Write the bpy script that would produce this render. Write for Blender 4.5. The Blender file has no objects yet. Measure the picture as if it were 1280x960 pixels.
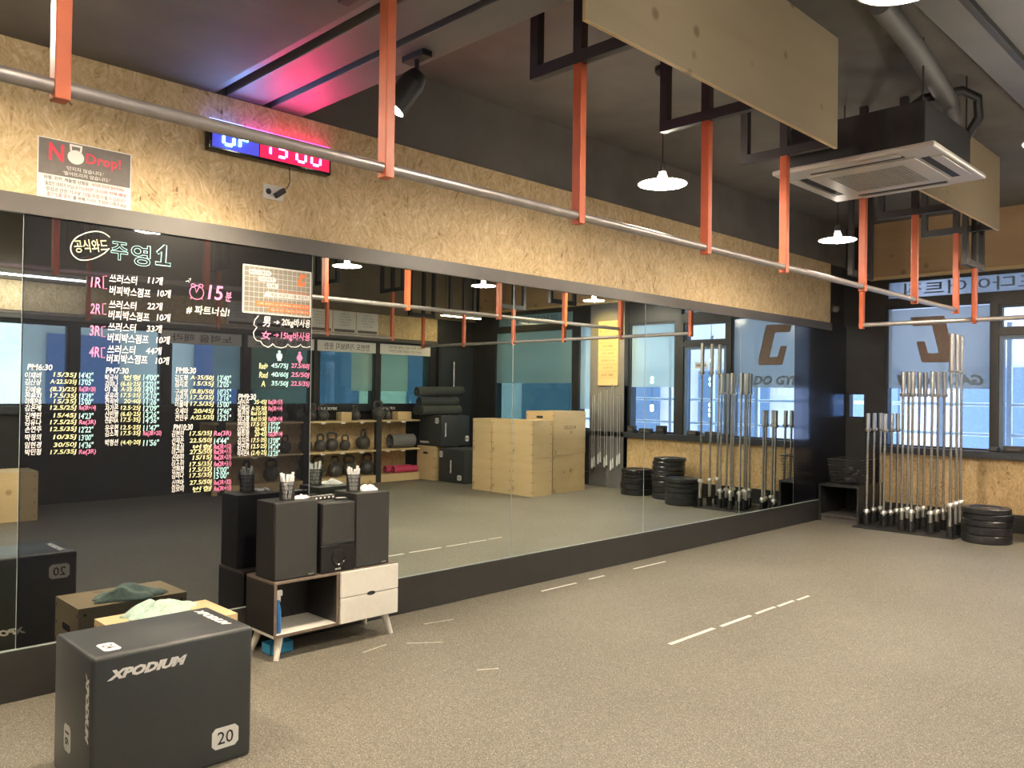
import bpy, math, random
from mathutils import Vector, Matrix

# ------------------------------------------------------------------ camera, world, exposure
SC = bpy.context.scene
COL = SC.collection
PI = math.pi
FPX = 1027.43
YAW, PITCH, ROLL = math.radians(45.0206), math.radians(0.6009), math.radians(0.7394)
cam_d = bpy.data.cameras.new('camera')
cam_d.sensor_fit = 'HORIZONTAL'
cam_d.sensor_width = 36.0
cam_d.lens = FPX / 1280.0 * 36.0
cam_d.clip_start = 0.05
cam_d.clip_end = 200
cam = bpy.data.objects.new('camera', cam_d)
COL.objects.link(cam)
_F = Vector((math.sin(YAW) * math.cos(PITCH), math.cos(YAW) * math.cos(PITCH), math.sin(PITCH)))
_R = Vector((math.cos(YAW), -math.sin(YAW), 0))
_U = _R.cross(_F)
_R2 = math.cos(ROLL) * _R + math.sin(ROLL) * _U
_U2 = -math.sin(ROLL) * _R + math.cos(ROLL) * _U
_m = Matrix((( _R2.x, _U2.x, -_F.x), (_R2.y, _U2.y, -_F.y), (_R2.z, _U2.z, -_F.z))).to_4x4()
_m.translation = Vector((0, -4.299, 1.45))
cam.matrix_world = _m
SC.camera = cam

SKY = (0.80, 0.88, 1.0)
SKY_STRENGTH = 7.0
LAMP = 400.0            # radiance of a pendant's diffuser
BULB = 330.0
WARM = (1.0, 0.90, 0.75)
SPOT_W = 190.0
LED = 190.0

w = bpy.data.worlds.new('world')
SC.world = w
w.use_nodes = True
_bg = w.node_tree.nodes['Background']
_bg.inputs[0].default_value = (*SKY, 1)
_bg.inputs[1].default_value = SKY_STRENGTH

SC.view_settings.view_transform = 'Standard'
SC.view_settings.look = 'None'
SC.view_settings.exposure = 0.42
SC.view_settings.gamma = 1.0
SC.view_settings.use_curve_mapping = False
SC.cycles.use_denoising = True
SC.cycles.max_bounces = 10
SC.cycles.glossy_bounces = 6
SC.cycles.transparent_max_bounces = 16
SC.cycles.sample_clamp_indirect = 6.0
SC.cycles.caustics_reflective = True
random.seed(7)

# ------------------------------------------------------------------ materials
def newmat(name):
    m = bpy.data.materials.new(name)
    m.use_nodes = True
    nt = m.node_tree
    b = nt.nodes['Principled BSDF']
    return m, nt, b

def N(nt, typ, **kw):
    n = nt.nodes.new(typ)
    for k, v in kw.items():
        if k.startswith('i_'):
            n.inputs[k[2:].replace('_', ' ')].default_value = v
        else:
            setattr(n, k, v)
    return n

def ramp(nt, stops, interp='LINEAR'):
    r = nt.nodes.new('ShaderNodeValToRGB')
    r.color_ramp.interpolation = interp
    e = r.color_ramp.elements
    while len(e) > 1:
        e.remove(e[-1])
    e[0].position, e[0].color = stops[0][0], (*stops[0][1], 1)
    for p, c in stops[1:]:
        x = e.new(p)
        x.color = (*c, 1)
    return r

def simple(name, col, rough=0.5, metal=0.0, var=0.08, scale=30.0, bump=0.0, spec=0.5, coat=0.0):
    m, nt, b = newmat(name)
    b.inputs['Roughness'].default_value = rough
    b.inputs['Metallic'].default_value = metal
    b.inputs['Specular IOR Level'].default_value = spec
    b.inputs['Coat Weight'].default_value = coat
    tc = N(nt, 'ShaderNodeTexCoord')
    nz = N(nt, 'ShaderNodeTexNoise', i_Scale=scale, i_Detail=4.0)
    nt.links.new(tc.outputs['Object'], nz.inputs['Vector'])
    lo = tuple(max(0, c * (1 - var)) for c in col)
    hi = tuple(min(1, c * (1 + var)) for c in col)
    r = ramp(nt, [(0.3, lo), (0.7, hi)])
    nt.links.new(nz.outputs['Fac'], r.inputs['Fac'])
    nt.links.new(r.outputs['Color'], b.inputs['Base Color'])
    if bump:
        bp = N(nt, 'ShaderNodeBump', i_Strength=bump, i_Distance=0.002)
        nt.links.new(nz.outputs['Fac'], bp.inputs['Height'])
        nt.links.new(bp.outputs['Normal'], b.inputs['Normal'])
    return m

def emissive(name, col, strength):
    m, nt, b = newmat(name)
    b.inputs['Base Color'].default_value = (*[min(1, c * .6) for c in col], 1)
    b.inputs['Emission Color'].default_value = (*col, 1)
    b.inputs['Emission Strength'].default_value = strength
    return m

def osb_mat(name, tone=(1, 1, 1), axes='XZ'):
    """oriented strand board: every patch of strands has a direction of its own"""
    m, nt, b = newmat(name)
    b.inputs['Roughness'].default_value = 0.62
    b.inputs['Specular IOR Level'].default_value = 0.3
    tc = N(nt, 'ShaderNodeTexCoord')
    vals = []
    for k, (cell, lo, hi) in enumerate(((15.0, 0.5, 2.6), (21.0, 0.2, 2.9))):
        mp = N(nt, 'ShaderNodeMapping')
        mp.inputs['Location'].default_value = (k * 3.13, k * 1.71, k * 2.37)
        mp.inputs['Scale'].default_value = (1.0, 0.0, 0.55) if axes == 'XZ' else (0.0, 1.0, 0.55)
        nt.links.new(tc.outputs['Object'], mp.inputs['Vector'])
        v0 = N(nt, 'ShaderNodeTexVoronoi', i_Scale=cell)
        nt.links.new(mp.outputs['Vector'], v0.inputs['Vector'])
        s0 = N(nt, 'ShaderNodeSeparateColor')
        nt.links.new(v0.outputs['Color'], s0.inputs[0])
        mr = N(nt, 'ShaderNodeMapRange')
        mr.inputs['To Min'].default_value = lo
        mr.inputs['To Max'].default_value = hi
        nt.links.new(s0.outputs[0], mr.inputs['Value'])
        vr = N(nt, 'ShaderNodeVectorRotate', rotation_type='Y_AXIS' if axes == 'XZ' else 'X_AXIS')
        nt.links.new(tc.outputs['Object'], vr.inputs['Vector'])
        nt.links.new(mr.outputs[0], vr.inputs['Angle'])
        sc = N(nt, 'ShaderNodeMapping')
        sc.inputs['Scale'].default_value = (16, 0, 85) if axes == 'XZ' else (0, 16, 85)
        nt.links.new(vr.outputs[0], sc.inputs['Vector'])
        v = N(nt, 'ShaderNodeTexVoronoi', i_Scale=1.0)
        nt.links.new(sc.outputs['Vector'], v.inputs['Vector'])
        s1 = N(nt, 'ShaderNodeSeparateColor')
        nt.links.new(v.outputs['Color'], s1.inputs[0])
        ad = N(nt, 'ShaderNodeMath', operation='MULTIPLY_ADD')
        ad.inputs[1].default_value = 0.28
        nt.links.new(s0.outputs[1], ad.inputs[0])
        mu = N(nt, 'ShaderNodeMath', operation='MULTIPLY')
        mu.inputs[1].default_value = 0.72
        nt.links.new(s1.outputs[0], mu.inputs[0])
        nt.links.new(mu.outputs[0], ad.inputs[2])
        vals.append(ad)
    av = N(nt, 'ShaderNodeMath', operation='ADD')
    nt.links.new(vals[0].outputs[0], av.inputs[0])
    nt.links.new(vals[1].outputs[0], av.inputs[1])
    hf = N(nt, 'ShaderNodeMath', operation='MULTIPLY')
    hf.inputs[1].default_value = 0.5
    nt.links.new(av.outputs[0], hf.inputs[0])
    T = lambda c: tuple(a * t for a, t in zip(c, tone))
    r = ramp(nt, [(0.05, T((0.20, 0.12, 0.05))), (0.15, T((0.47, 0.33, 0.17))), (0.42, T((0.60, 0.44, 0.24))),
                  (0.65, T((0.67, 0.51, 0.30))), (0.9, T((0.78, 0.63, 0.41)))])
    nt.links.new(hf.outputs[0], r.inputs['Fac'])
    nt.links.new(r.outputs['Color'], b.inputs['Base Color'])
    bp = N(nt, 'ShaderNodeBump', i_Strength=0.25, i_Distance=0.002)
    nt.links.new(hf.outputs[0], bp.inputs['Height'])
    nt.links.new(bp.outputs['Normal'], b.inputs['Normal'])
    return m

def plywood_mat(name, lo, hi, knots=0.55, stretch=(0.7, 0.7, 4)):
    m, nt, b = newmat(name)
    b.inputs['Roughness'].default_value = 0.5
    b.inputs['Specular IOR Level'].default_value = 0.3
    tc = N(nt, 'ShaderNodeTexCoord')
    mp = N(nt, 'ShaderNodeMapping')
    mp.inputs['Scale'].default_value = stretch
    nt.links.new(tc.outputs['Object'], mp.inputs['Vector'])
    nz = N(nt, 'ShaderNodeTexNoise', i_Scale=2.0, i_Detail=6.0, i_Distortion=0.6)
    nt.links.new(mp.outputs['Vector'], nz.inputs['Vector'])
    r = ramp(nt, [(0.28, lo), (0.5, tuple((a + c) / 2 for a, c in zip(lo, hi))), (0.72, hi)])
    nt.links.new(nz.outputs['Fac'], r.inputs['Fac'])
    v = N(nt, 'ShaderNodeTexVoronoi', i_Scale=4.3)
    nt.links.new(tc.outputs['Object'], v.inputs['Vector'])
    kr = ramp(nt, [(0.0, (1, 1, 1)), (0.10, (0.8, 0.8, 0.8)), (0.16, (0, 0, 0))])
    nt.links.new(v.outputs['Distance'], kr.inputs['Fac'])
    km = N(nt, 'ShaderNodeMath', operation='MULTIPLY')
    km.inputs[1].default_value = knots
    nt.links.new(kr.outputs['Color'], km.inputs[0])
    mx = N(nt, 'ShaderNodeMix', data_type='RGBA')
    nt.links.new(km.outputs[0], mx.inputs['Factor'])
    nt.links.new(r.outputs['Color'], mx.inputs['A'])
    mx.inputs['B'].default_value = (lo[0] * .35, lo[1] * .27, lo[2] * .22, 1)
    nt.links.new(mx.outputs['Result'], b.inputs['Base Color'])
    return m

def floor_mat():
    m, nt, b = newmat('rubber_floor')
    b.inputs['Specular IOR Level'].default_value = 0.35
    b.inputs['Roughness'].default_value = 0.55
    tc = N(nt, 'ShaderNodeTexCoord')
    big = N(nt, 'ShaderNodeTexNoise', i_Scale=0.7, i_Detail=4.0)
    nt.links.new(tc.outputs['Object'], big.inputs['Vector'])
    base = ramp(nt, [(0.3, (0.126, 0.112, 0.086)), (0.7, (0.172, 0.155, 0.121))])
    nt.links.new(big.outputs['Fac'], base.inputs['Fac'])
    cur = base.outputs['Color']
    for sc_, th, colr in ((150, 0.80, (0.31, 0.28, 0.22)), (230, 0.86, (0.47, 0.425, 0.345)), (110, 0.86, (0.07, 0.064, 0.056))):
        mp = N(nt, 'ShaderNodeMapping')
        mp.inputs['Scale'].default_value = (sc_, sc_ * 1.0, 1)
        mp.inputs['Rotation'].default_value = (0, 0, sc_)
        nt.links.new(tc.outputs['Object'], mp.inputs['Vector'])
        v = N(nt, 'ShaderNodeTexVoronoi', i_Scale=1.0, voronoi_dimensions='2D')
        nt.links.new(mp.outputs['Vector'], v.inputs['Vector'])
        s = N(nt, 'ShaderNodeSeparateColor')
        nt.links.new(v.outputs['Color'], s.inputs[0])
        g = N(nt, 'ShaderNodeMath', operation='GREATER_THAN')
        g.inputs[1].default_value = th
        nt.links.new(s.outputs[0], g.inputs[0])
        d = N(nt, 'ShaderNodeMath', operation='LESS_THAN')
        d.inputs[1].default_value = 0.34
        nt.links.new(v.outputs['Distance'], d.inputs[0])
        mu = N(nt, 'ShaderNodeMath', operation='MULTIPLY')
        nt.links.new(g.outputs[0], mu.inputs[0])
        nt.links.new(d.outputs[0], mu.inputs[1])
        mx = N(nt, 'ShaderNodeMix', data_type='RGBA')
        nt.links.new(mu.outputs[0], mx.inputs['Factor'])
        nt.links.new(cur, mx.inputs['A'])
        mx.inputs['B'].default_value = (*colr, 1)
        cur = mx.outputs['Result']
    br = N(nt, 'ShaderNodeTexBrick', i_Scale=1.0)
    br.inputs['Mortar Size'].default_value = 0.0035
    br.inputs['Brick Width'].default_value = 1.0
    br.inputs['Row Height'].default_value = 1.0
    br.inputs['Color1'].default_value = (1, 1, 1, 1)
    br.inputs['Color2'].default_value = (1, 1, 1, 1)
    br.inputs['Mortar'].default_value = (0.88, 0.88, 0.88, 1)
    nt.links.new(tc.outputs['Object'], br.inputs['Vector'])
    mm = N(nt, 'ShaderNodeMix', data_type='RGBA', blend_type='MULTIPLY')
    mm.inputs['Factor'].default_value = 1.0
    nt.links.new(cur, mm.inputs['A'])
    nt.links.new(br.outputs['Color'], mm.inputs['B'])
    nt.links.new(mm.outputs['Result'], b.inputs['Base Color'])
    return m

def mix_gloss(name, gloss_col, gloss_rough, under, fac):
    m, nt, b = newmat(name)
    out = nt.nodes['Material Output']
    b.inputs['Base Color'].default_value = (*under, 1)
    b.inputs['Roughness'].default_value = 0.35
    b.inputs['Specular IOR Level'].default_value = 0.2
    g = N(nt, 'ShaderNodeBsdfGlossy')
    g.inputs['Color'].default_value = (*gloss_col, 1)
    g.inputs['Roughness'].default_value = gloss_rough
    tc = N(nt, 'ShaderNodeTexCoord')
    nz = N(nt, 'ShaderNodeTexNoise', i_Scale=1.5, i_Detail=3.0)
    nt.links.new(tc.outputs['Object'], nz.inputs['Vector'])
    mr = N(nt, 'ShaderNodeMapRange')
    mr.inputs['To Min'].default_value = fac * 0.95
    mr.inputs['To Max'].default_value = min(1.0, fac * 1.05)
    nt.links.new(nz.outputs['Fac'], mr.inputs['Value'])
    mx = N(nt, 'ShaderNodeMixShader')
    nt.links.new(mr.outputs[0], mx.inputs[0])
    nt.links.new(b.outputs[0], mx.inputs[1])
    nt.links.new(g.outputs[0], mx.inputs[2])
    nt.links.new(mx.outputs[0], out.inputs['Surface'])
    return m

def clear_mat(name, tint, gloss=0.06, body=None, body_fac=0.0, rough=0.0):
    """thin pane: transparent, a little mirror-like, optionally hazy (a film)"""
    m, nt, b = newmat(name)
    out = nt.nodes['Material Output']
    nt.nodes.remove(b)
    t = N(nt, 'ShaderNodeBsdfTransparent')
    t.inputs['Color'].default_value = (*tint, 1)
    cur = t
    if body:
        a = N(nt, 'ShaderNodeBsdfTranslucent')
        a.inputs['Color'].default_value = (*body, 1)
        d = N(nt, 'ShaderNodeBsdfDiffuse')
        d.inputs['Color'].default_value = (*body, 1)
        x = N(nt, 'ShaderNodeMixShader')
        x.inputs[0].default_value = 0.4
        nt.links.new(a.outputs[0], x.inputs[1])
        nt.links.new(d.outputs[0], x.inputs[2])
        y = N(nt, 'ShaderNodeMixShader')
        y.inputs[0].default_value = body_fac
        nt.links.new(t.outputs[0], y.inputs[1])
        nt.links.new(x.outputs[0], y.inputs[2])
        cur = y
    g = N(nt, 'ShaderNodeBsdfGlossy')
    g.inputs['Roughness'].default_value = rough
    lw = N(nt, 'ShaderNodeLayerWeight', i_Blend=0.25)
    ma = N(nt, 'ShaderNodeMath', operation='MULTIPLY_ADD')
    ma.inputs[1].default_value = 0.5
    ma.inputs[2].default_value = gloss
    nt.links.new(lw.outputs['Fresnel'], ma.inputs[0])
    z = N(nt, 'ShaderNodeMixShader')
    nt.links.new(ma.outputs[0], z.inputs[0])
    nt.links.new(cur.outputs[0], z.inputs[1])
    nt.links.new(g.outputs[0], z.inputs[2])
    nt.links.new(z.outputs[0], out.inputs['Surface'])
    return m

M = {}
M['osb'] = osb_mat('osb_board')
M['osb_end'] = osb_mat('osb_board_low', (1.0, 0.93, 0.82), 'YZ')
M['ply'] = plywood_mat('pine_plywood', (0.64, 0.47, 0.25), (0.71, 0.54, 0.305))
M['ply_dull'] = plywood_mat('plywood_panel', (0.40, 0.315, 0.205), (0.45, 0.36, 0.24), 0.75, (0.4, 0.4, 2.5))
M['ply_end'] = plywood_mat('plywood_upper', (0.44, 0.295, 0.17), (0.52, 0.36, 0.215), 0.6, (0.4, 0.4, 2.5))
M['floor'] = floor_mat()
M['ceiling'] = simple('ceiling_paint', (0.14, 0.130, 0.118), 0.8, var=0.12, scale=3, spec=0.2)
M['duct'] = simple('duct_grey_paint', (0.155, 0.148, 0.145), 0.55, var=0.06, scale=4)
M['black_wall'] = simple('black_wall_paint', (0.024, 0.023, 0.023), 0.45, var=0.15, scale=6)
M['trim'] = simple('trim_charcoal', (0.100, 0.091, 0.084), 0.45, var=0.06, scale=8)
M['skirt'] = simple('skirting_black', (0.026, 0.025, 0.024), 0.38, var=0.12, scale=9)
M['frame'] = simple('dark_window_frame', (0.03, 0.034, 0.042), 0.45, var=0.1)
M['frame_blue'] = simple('sash_frame', (0.12, 0.17, 0.24), 0.4)
M['backwall'] = simple('brown_board', (0.20, 0.16, 0.115), 0.6, var=0.12, scale=3)
M['mirror'] = mix_gloss('mirror_glass', (0.80, 0.86, 0.82), 0.0, (0.02, 0.025, 0.024), 0.985)
M['edge'] = simple('glass_edge', (0.42, 0.48, 0.46), 0.2, spec=0.6)
M['board'] = mix_gloss('black_glass_board', (0.86, 0.93, 1.0), 0.012, (0.006, 0.006, 0.008), 0.235)
M['black_gloss'] = mix_gloss('black_glossy_panel', (0.8, 0.86, 1.0), 0.09, (0.006, 0.006, 0.008), 0.16)
M['orange'] = simple('orange_paint', (0.55, 0.118, 0.042), 0.42, var=0.06, scale=12)
M['pipe'] = simple('galvanised_pipe', (0.42, 0.38, 0.36), 0.38, metal=0.6, var=0.1, scale=18)
M['black_steel'] = simple('black_steel', (0.028, 0.026, 0.026), 0.5)
M['chrome'] = simple('chrome_steel', (0.82, 0.80, 0.77), 0.26, metal=1.0, var=0.06, scale=40)
M['sleeve'] = simple('satin_sleeve', (0.80, 0.78, 0.75), 0.34, metal=1.0, var=0.08, scale=60)
M['rubber'] = simple('black_rubber', (0.017, 0.017, 0.018), 0.42, var=0.2, scale=50)
M['rubber_gloss'] = simple('worn_rubber', (0.022, 0.022, 0.024), 0.3, var=0.2, scale=30)
M['foam'] = simple('charcoal_vinyl', (0.036, 0.040, 0.041), 0.42, var=0.08, scale=120, bump=0.15, spec=0.45)
_fb = M['foam'].node_tree.nodes['Principled BSDF']
_fb.inputs['Sheen Weight'].default_value = 0.10
_fb.inputs['Sheen Roughness'].default_value = 0.32
_fb.inputs['Sheen Tint'].default_value = (1.0, 0.95, 0.88, 1)
M['white'] = simple('white_print', (0.80, 0.78, 0.74), 0.6, var=0.03)
M['print_black'] = simple('print_black', (0.02, 0.02, 0.022), 0.6)
M['print_red'] = simple('print_red', (0.75, 0.06, 0.10), 0.6)
M['print_orange'] = simple('print_orange', (0.80, 0.20, 0.06), 0.6)
M['print_grey'] = simple('print_grey', (0.16, 0.14, 0.13), 0.6)
M['speaker_cloth'] = simple('speaker_cloth', (0.019, 0.0187, 0.018), 0.8, var=0.2, scale=300, bump=0.2)
M['speaker_wood'] = simple('speaker_black', (0.013, 0.0128, 0.0125), 0.5)
M['gloss_black'] = simple('gloss_black', (0.01, 0.01, 0.011), 0.12)
M['cab_white'] = simple('white_melamine', (0.78, 0.74, 0.66), 0.4, var=0.03)
M['cab_dark'] = simple('dark_melamine', (0.028, 0.025, 0.024), 0.4, var=0.2)
M['cab_edge'] = simple('walnut_edge', (0.17, 0.125, 0.095), 0.5, var=0.2, scale=20)
M['cloth_mint'] = simple('mint_cloth', (0.42, 0.56, 0.47), 0.9, var=0.18, scale=60, bump=0.4)
M['cloth_white'] = simple('white_cloth', (0.80, 0.80, 0.80), 0.9, var=0.1, scale=60, bump=0.4)
M['wire'] = simple('wire_black', (0.02, 0.02, 0.02), 0.5)
M['plate_white'] = simple('white_plastic', (0.75, 0.72, 0.66), 0.4, var=0.03)
M['ac_white'] = simple('ac_plastic', (0.56, 0.51, 0.45), 0.35, var=0.03)
M['ac_grille'] = simple('ac_grille', (0.30, 0.28, 0.25), 0.5)
M['lamp_disc'] = emissive('lamp_diffuser', WARM, LAMP)
M['bulb'] = emissive('lamp_bulb', WARM, BULB)
M['shade'] = simple('white_shade', (0.75, 0.72, 0.66), 0.4)
M['glass'] = clear_mat('window_glass', (0.80, 0.88, 0.97), 0.03)
M['glass_teal'] = clear_mat('teal_glass', (0.34, 0.45, 0.43), 0.05)
M['film'] = clear_mat('frosted_film', (0.36, 0.41, 0.40), 0.04, (0.36, 0.39, 0.37), 0.84, 0.1)
M['film_teal'] = clear_mat('teal_film', (0.50, 0.66, 0.64), 0.03, (0.56, 0.70, 0.64), 0.72, 0.1)
M['film_banner'] = clear_mat('banner_film', (0.6, 0.65, 0.66), 0.03, (0.48, 0.52, 0.51), 0.85, 0.1)
M['tape'] = simple('white_tape', (0.80, 0.77, 0.70), 0.6, var=0.1)
M['scuff'] = simple('chalk_scuff', (0.42, 0.39, 0.33), 0.8, var=0.3, scale=60)
M['chalk_w'] = simple('marker_white', (0.92, 0.90, 0.88), 0.7)
M['chalk_y'] = simple('marker_yellow', (0.86, 0.84, 0.45), 0.7)
M['chalk_k'] = simple('marker_pale_green', (0.80, 0.88, 0.72), 0.7)
M['chalk_c'] = simple('marker_cyan', (0.50, 0.86, 0.90), 0.7)
M['chalk_p'] = simple('marker_pink', (0.92, 0.26, 0.50), 0.7)
M['exterior'] = simple('exterior_plaster', (0.49, 0.46, 0.52), 0.8, var=0.15, scale=1.2)
M['exterior_pale'] = simple('exterior_pale_plaster', (0.50, 0.52, 0.40), 0.8, var=0.15, scale=1.2)
M['ext_dark'] = simple('exterior_dark', (0.10, 0.15, 0.24), 0.6)
M['ext_light'] = simple('exterior_rail', (0.62, 0.70, 0.80), 0.5)
M['kettle'] = simple('iron_grey_enamel', (0.075, 0.072, 0.068), 0.38, var=0.15, scale=30)
M['rope_silver'] = simple('silver_rope', (0.62, 0.62, 0.64), 0.4, metal=0.3)
M['led_blue'] = emissive('led_blue', (0.10, 0.45, 1.0), LED)
M['led_red'] = emissive('led_red', (1.0, 0.03, 0.16), LED)
M['strip_blue'] = emissive('strip_blue', (0.16, 0.20, 1.0), 9.0)  # added emitters on the timer, boosting its coloured spill on the beams
M['strip_purple'] = emissive('strip_purple', (0.75, 0.08, 0.80), 9.0)
M['strip_red'] = emissive('strip_red', (1.0, 0.03, 0.25), 11.0)
M['filter_blue'] = emissive('filter_blue', (0.09, 0.10, 0.80), 0.55)
M['filter_red'] = emissive('filter_red', (0.85, 0.015, 0.09), 0.75)
M['mat_pink'] = simple('pink_mat', (0.60, 0.06, 0.14), 0.7)
M['mat_green'] = simple('dark_mat', (0.055, 0.06, 0.055), 0.8, var=0.15)
M['mat_grey'] = simple('grey_mat', (0.17, 0.165, 0.16), 0.7)
M['blue_liquid'] = simple('blue_liquid', (0.03, 0.14, 0.36), 0.12, spec=0.6)
M['blue_plastic'] = simple('blue_plastic', (0.05, 0.35, 0.65), 0.4)
M['logo_film'] = simple('brown_film', (0.24, 0.165, 0.13), 0.6)
M['letter_film'] = simple('letter_film', (0.17, 0.21, 0.25), 0.6)
M['tube_white'] = emissive('tube_light', (0.95, 0.98, 1.0), 30.0)
M['tube_warm'] = emissive('warm_tube_light', (1.0, 0.80, 0.42), 26.0)
M['string_bulb'] = emissive('string_bulb', (0.85, 0.95, 1.0), 25.0)
M['lens'] = emissive('spot_lens', (1.0, 0.95, 0.85), 30.0)

# ------------------------------------------------------------------ mesh helpers
def link(o, parent=None):
    COL.objects.link(o)
    if parent is not None:
        o.parent = parent
    return o

def tag(o, label=None, cat=None, group=None, kind=None):
    if label: o['label'] = label
    if cat: o['category'] = cat
    if group: o['group'] = group
    if kind: o['kind'] = kind
    return o

def empty(name, loc=(0, 0, 0), rz=0.0):
    o = bpy.data.objects.new(name, None)
    o.empty_display_size = 0.1
    o.location = loc
    o.rotation_euler = (0, 0, rz)
    return link(o)

_tcache = {}
def text_geo(body, shear=0.0, offset=0.0, res=2):
    key = (body, shear, offset, res)
    if key not in _tcache:
        c = bpy.data.curves.new('txt', 'FONT')
        c.body = body
        c.resolution_u = res
        c.shear = shear
        c.offset = offset
        o = bpy.data.objects.new('txt', c)
        COL.objects.link(o)
        dg = bpy.context.evaluated_depsgraph_get()
        me = bpy.data.meshes.new_from_object(o.evaluated_get(dg))
        vs = [v.co.copy() for v in me.vertices]
        fs = [tuple(p.vertices) for p in me.polygons]
        bpy.data.objects.remove(o)
        bpy.data.curves.remove(c)
        bpy.data.meshes.remove(me)
        _tcache[key] = (vs, fs)
    return _tcache[key]

class MB:
    """collects shapes; build() links them as one mesh object"""
    def __init__(self):
        self.v, self.f, self.mi = [], [], []
        self.cur = 0
    def add(self, vs, fs):
        b = len(self.v)
        self.v += [tuple(x) for x in vs]
        self.f += [tuple(b + i for i in f) for f in fs]
        self.mi += [self.cur] * len(fs)
        return self
    def box(self, x0, x1, y0, y1, z0, z1, mat4=None):
        x0, x1 = sorted((x0, x1)); y0, y1 = sorted((y0, y1)); z0, z1 = sorted((z0, z1))
        vs = [Vector(p) for p in ((x0, y0, z0), (x1, y0, z0), (x1, y1, z0), (x0, y1, z0), (x0, y0, z1), (x1, y0, z1), (x1, y1, z1), (x0, y1, z1))]
        if mat4 is not None:
            vs = [mat4 @ p for p in vs]
        return self.add(vs, [(0, 3, 2, 1), (4, 5, 6, 7), (0, 1, 5, 4), (1, 2, 6, 5), (2, 3, 7, 6), (3, 0, 4, 7)])
    def rbox(self, x0, x1, y0, y1, z0, z1, r, seg=3):
        """box with rounded edges and corners"""
        c = Vector(((x0 + x1) / 2, (y0 + y1) / 2, (z0 + z1) / 2))
        h = Vector((abs(x1 - x0) / 2 - r, abs(y1 - y0) / 2 - r, abs(z1 - z0) / 2 - r))
        n = 2 * (seg + 1)
        vs, fs = [], []
        lat = n
        for i in range(lat):
            k = i
            ph = -PI / 2 + (PI / 2) * (k / seg) if k <= seg else (PI / 2) * ((k - seg - 1) / seg)
            sz = -1 if k <= seg else 1
            for q in range(4):
                for s in range(seg + 1):
                    th = q * PI / 2 + (PI / 2) * s / seg
                    sx = 1 if q in (0, 3) else -1
                    sy = 1 if q in (0, 1) else -1
                    vs.append(c + Vector((sx * h.x + r * math.cos(ph) * math.cos(th), sy * h.y + r * math.cos(ph) * math.sin(th), sz * h.z + r * math.sin(ph))))
        m = 4 * (seg + 1)
        for i in range(lat - 1):
            for j in range(m):
                fs.append((i * m + j, i * m + (j + 1) % m, (i + 1) * m + (j + 1) % m, (i + 1) * m + j))
        fs.append(tuple(range(m - 1, -1, -1)))
        fs.append(tuple((lat - 1) * m + j for j in range(m)))
        return self.add(vs, fs)
    def cyl(self, p0, p1, r0, r1=None, n=16, caps=True):
        p0, p1 = Vector(p0), Vector(p1)
        r1 = r0 if r1 is None else r1
        d = (p1 - p0).normalized()
        a = d.orthogonal().normalized()
        b = d.cross(a)
        vs = []
        for p, r in ((p0, r0), (p1, r1)):
            for i in range(n):
                t = 2 * PI * i / n
                vs.append(p + a * (r * math.cos(t)) + b * (r * math.sin(t)))
        fs = [(i, (i + 1) % n, n + (i + 1) % n, n + i) for i in range(n)]
        if caps:
            fs += [tuple(range(n - 1, -1, -1)), tuple(range(n, 2 * n))]
        return self.add(vs, fs)
    def tube(self, pts, r, n=8, closed=False):
        pts = [Vector(p) for p in pts]
        L = len(pts)
        rs = r if isinstance(r, (list, tuple)) else [r] * L
        prev = None
        vs, fs = [], []
        for i, p in enumerate(pts):
            if closed:
                d = (pts[(i + 1) % L] - pts[i - 1]).normalized()
            else:
                d = (pts[min(i + 1, L - 1)] - pts[max(i - 1, 0)]).normalized()
            if prev is None:
                a = d.orthogonal().normalized()
            else:
                a = (prev - d * prev.dot(d))
                a = a.normalized() if a.length > 1e-6 else d.orthogonal().normalized()
            prev = a
            b = d.cross(a)
            for k in range(n):
                t = 2 * PI * k / n
                vs.append(p + a * (rs[i] * math.cos(t)) + b * (rs[i] * math.sin(t)))
        for i in range(L if closed else L - 1):
            j = (i + 1) % L
            for k in range(n):
                fs.append((i * n + k, i * n + (k + 1) % n, j * n + (k + 1) % n, j * n + k))
        if not closed:
            fs += [tuple(range(n - 1, -1, -1)), tuple((L - 1) * n + k for k in range(n))]
        return self.add(vs, fs)
    def lathe(self, prof, c=(0, 0, 0), n=24, axis='Z', closed=False):
        """prof: (radius, height) pairs, turned about AXIS through c"""
        vs, fs = [], []
        L = len(prof)
        for r, h in prof:
            for i in range(n):
                t = 2 * PI * i / n
                a, b = r * math.cos(t), r * math.sin(t)
                p = {'Z': (a, b, h), 'X': (h, a, b), 'Y': (b, h, a)}[axis]
                vs.append((c[0] + p[0], c[1] + p[1], c[2] + p[2]))
        for i in range(L if closed else L - 1):
            q = (i + 1) % L
            for k in range(n):
                fs.append((i * n + k, i * n + (k + 1) % n, q * n + (k + 1) % n, q * n + k))
        if not closed:
            if prof[0][0] > 1e-6: fs.append(tuple(range(n - 1, -1, -1)))
            if prof[-1][0] > 1e-6: fs.append(tuple((L - 1) * n + k for k in range(n)))
        return self.add(vs, fs)
    def prism(self, poly, o, xd, yd, depth):
        """flat polygon (2D) in the plane o + x*xd + y*yd, pushed back by depth along -(xd x yd)"""
        o, xd, yd = Vector(o), Vector(xd), Vector(yd)
        nn = xd.cross(yd)
        n = len(poly)
        vs = [o + xd * a + yd * b for a, b in poly]
        if depth:
            vs += [p - nn * depth for p in vs]
            fs = [tuple(range(n)), tuple(range(2 * n - 1, n - 1, -1))] + [(i, i + n, (i + 1) % n + n, (i + 1) % n) for i in range(n)]
        else:
            fs = [tuple(range(n))]
        return self.add(vs, fs)
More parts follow.
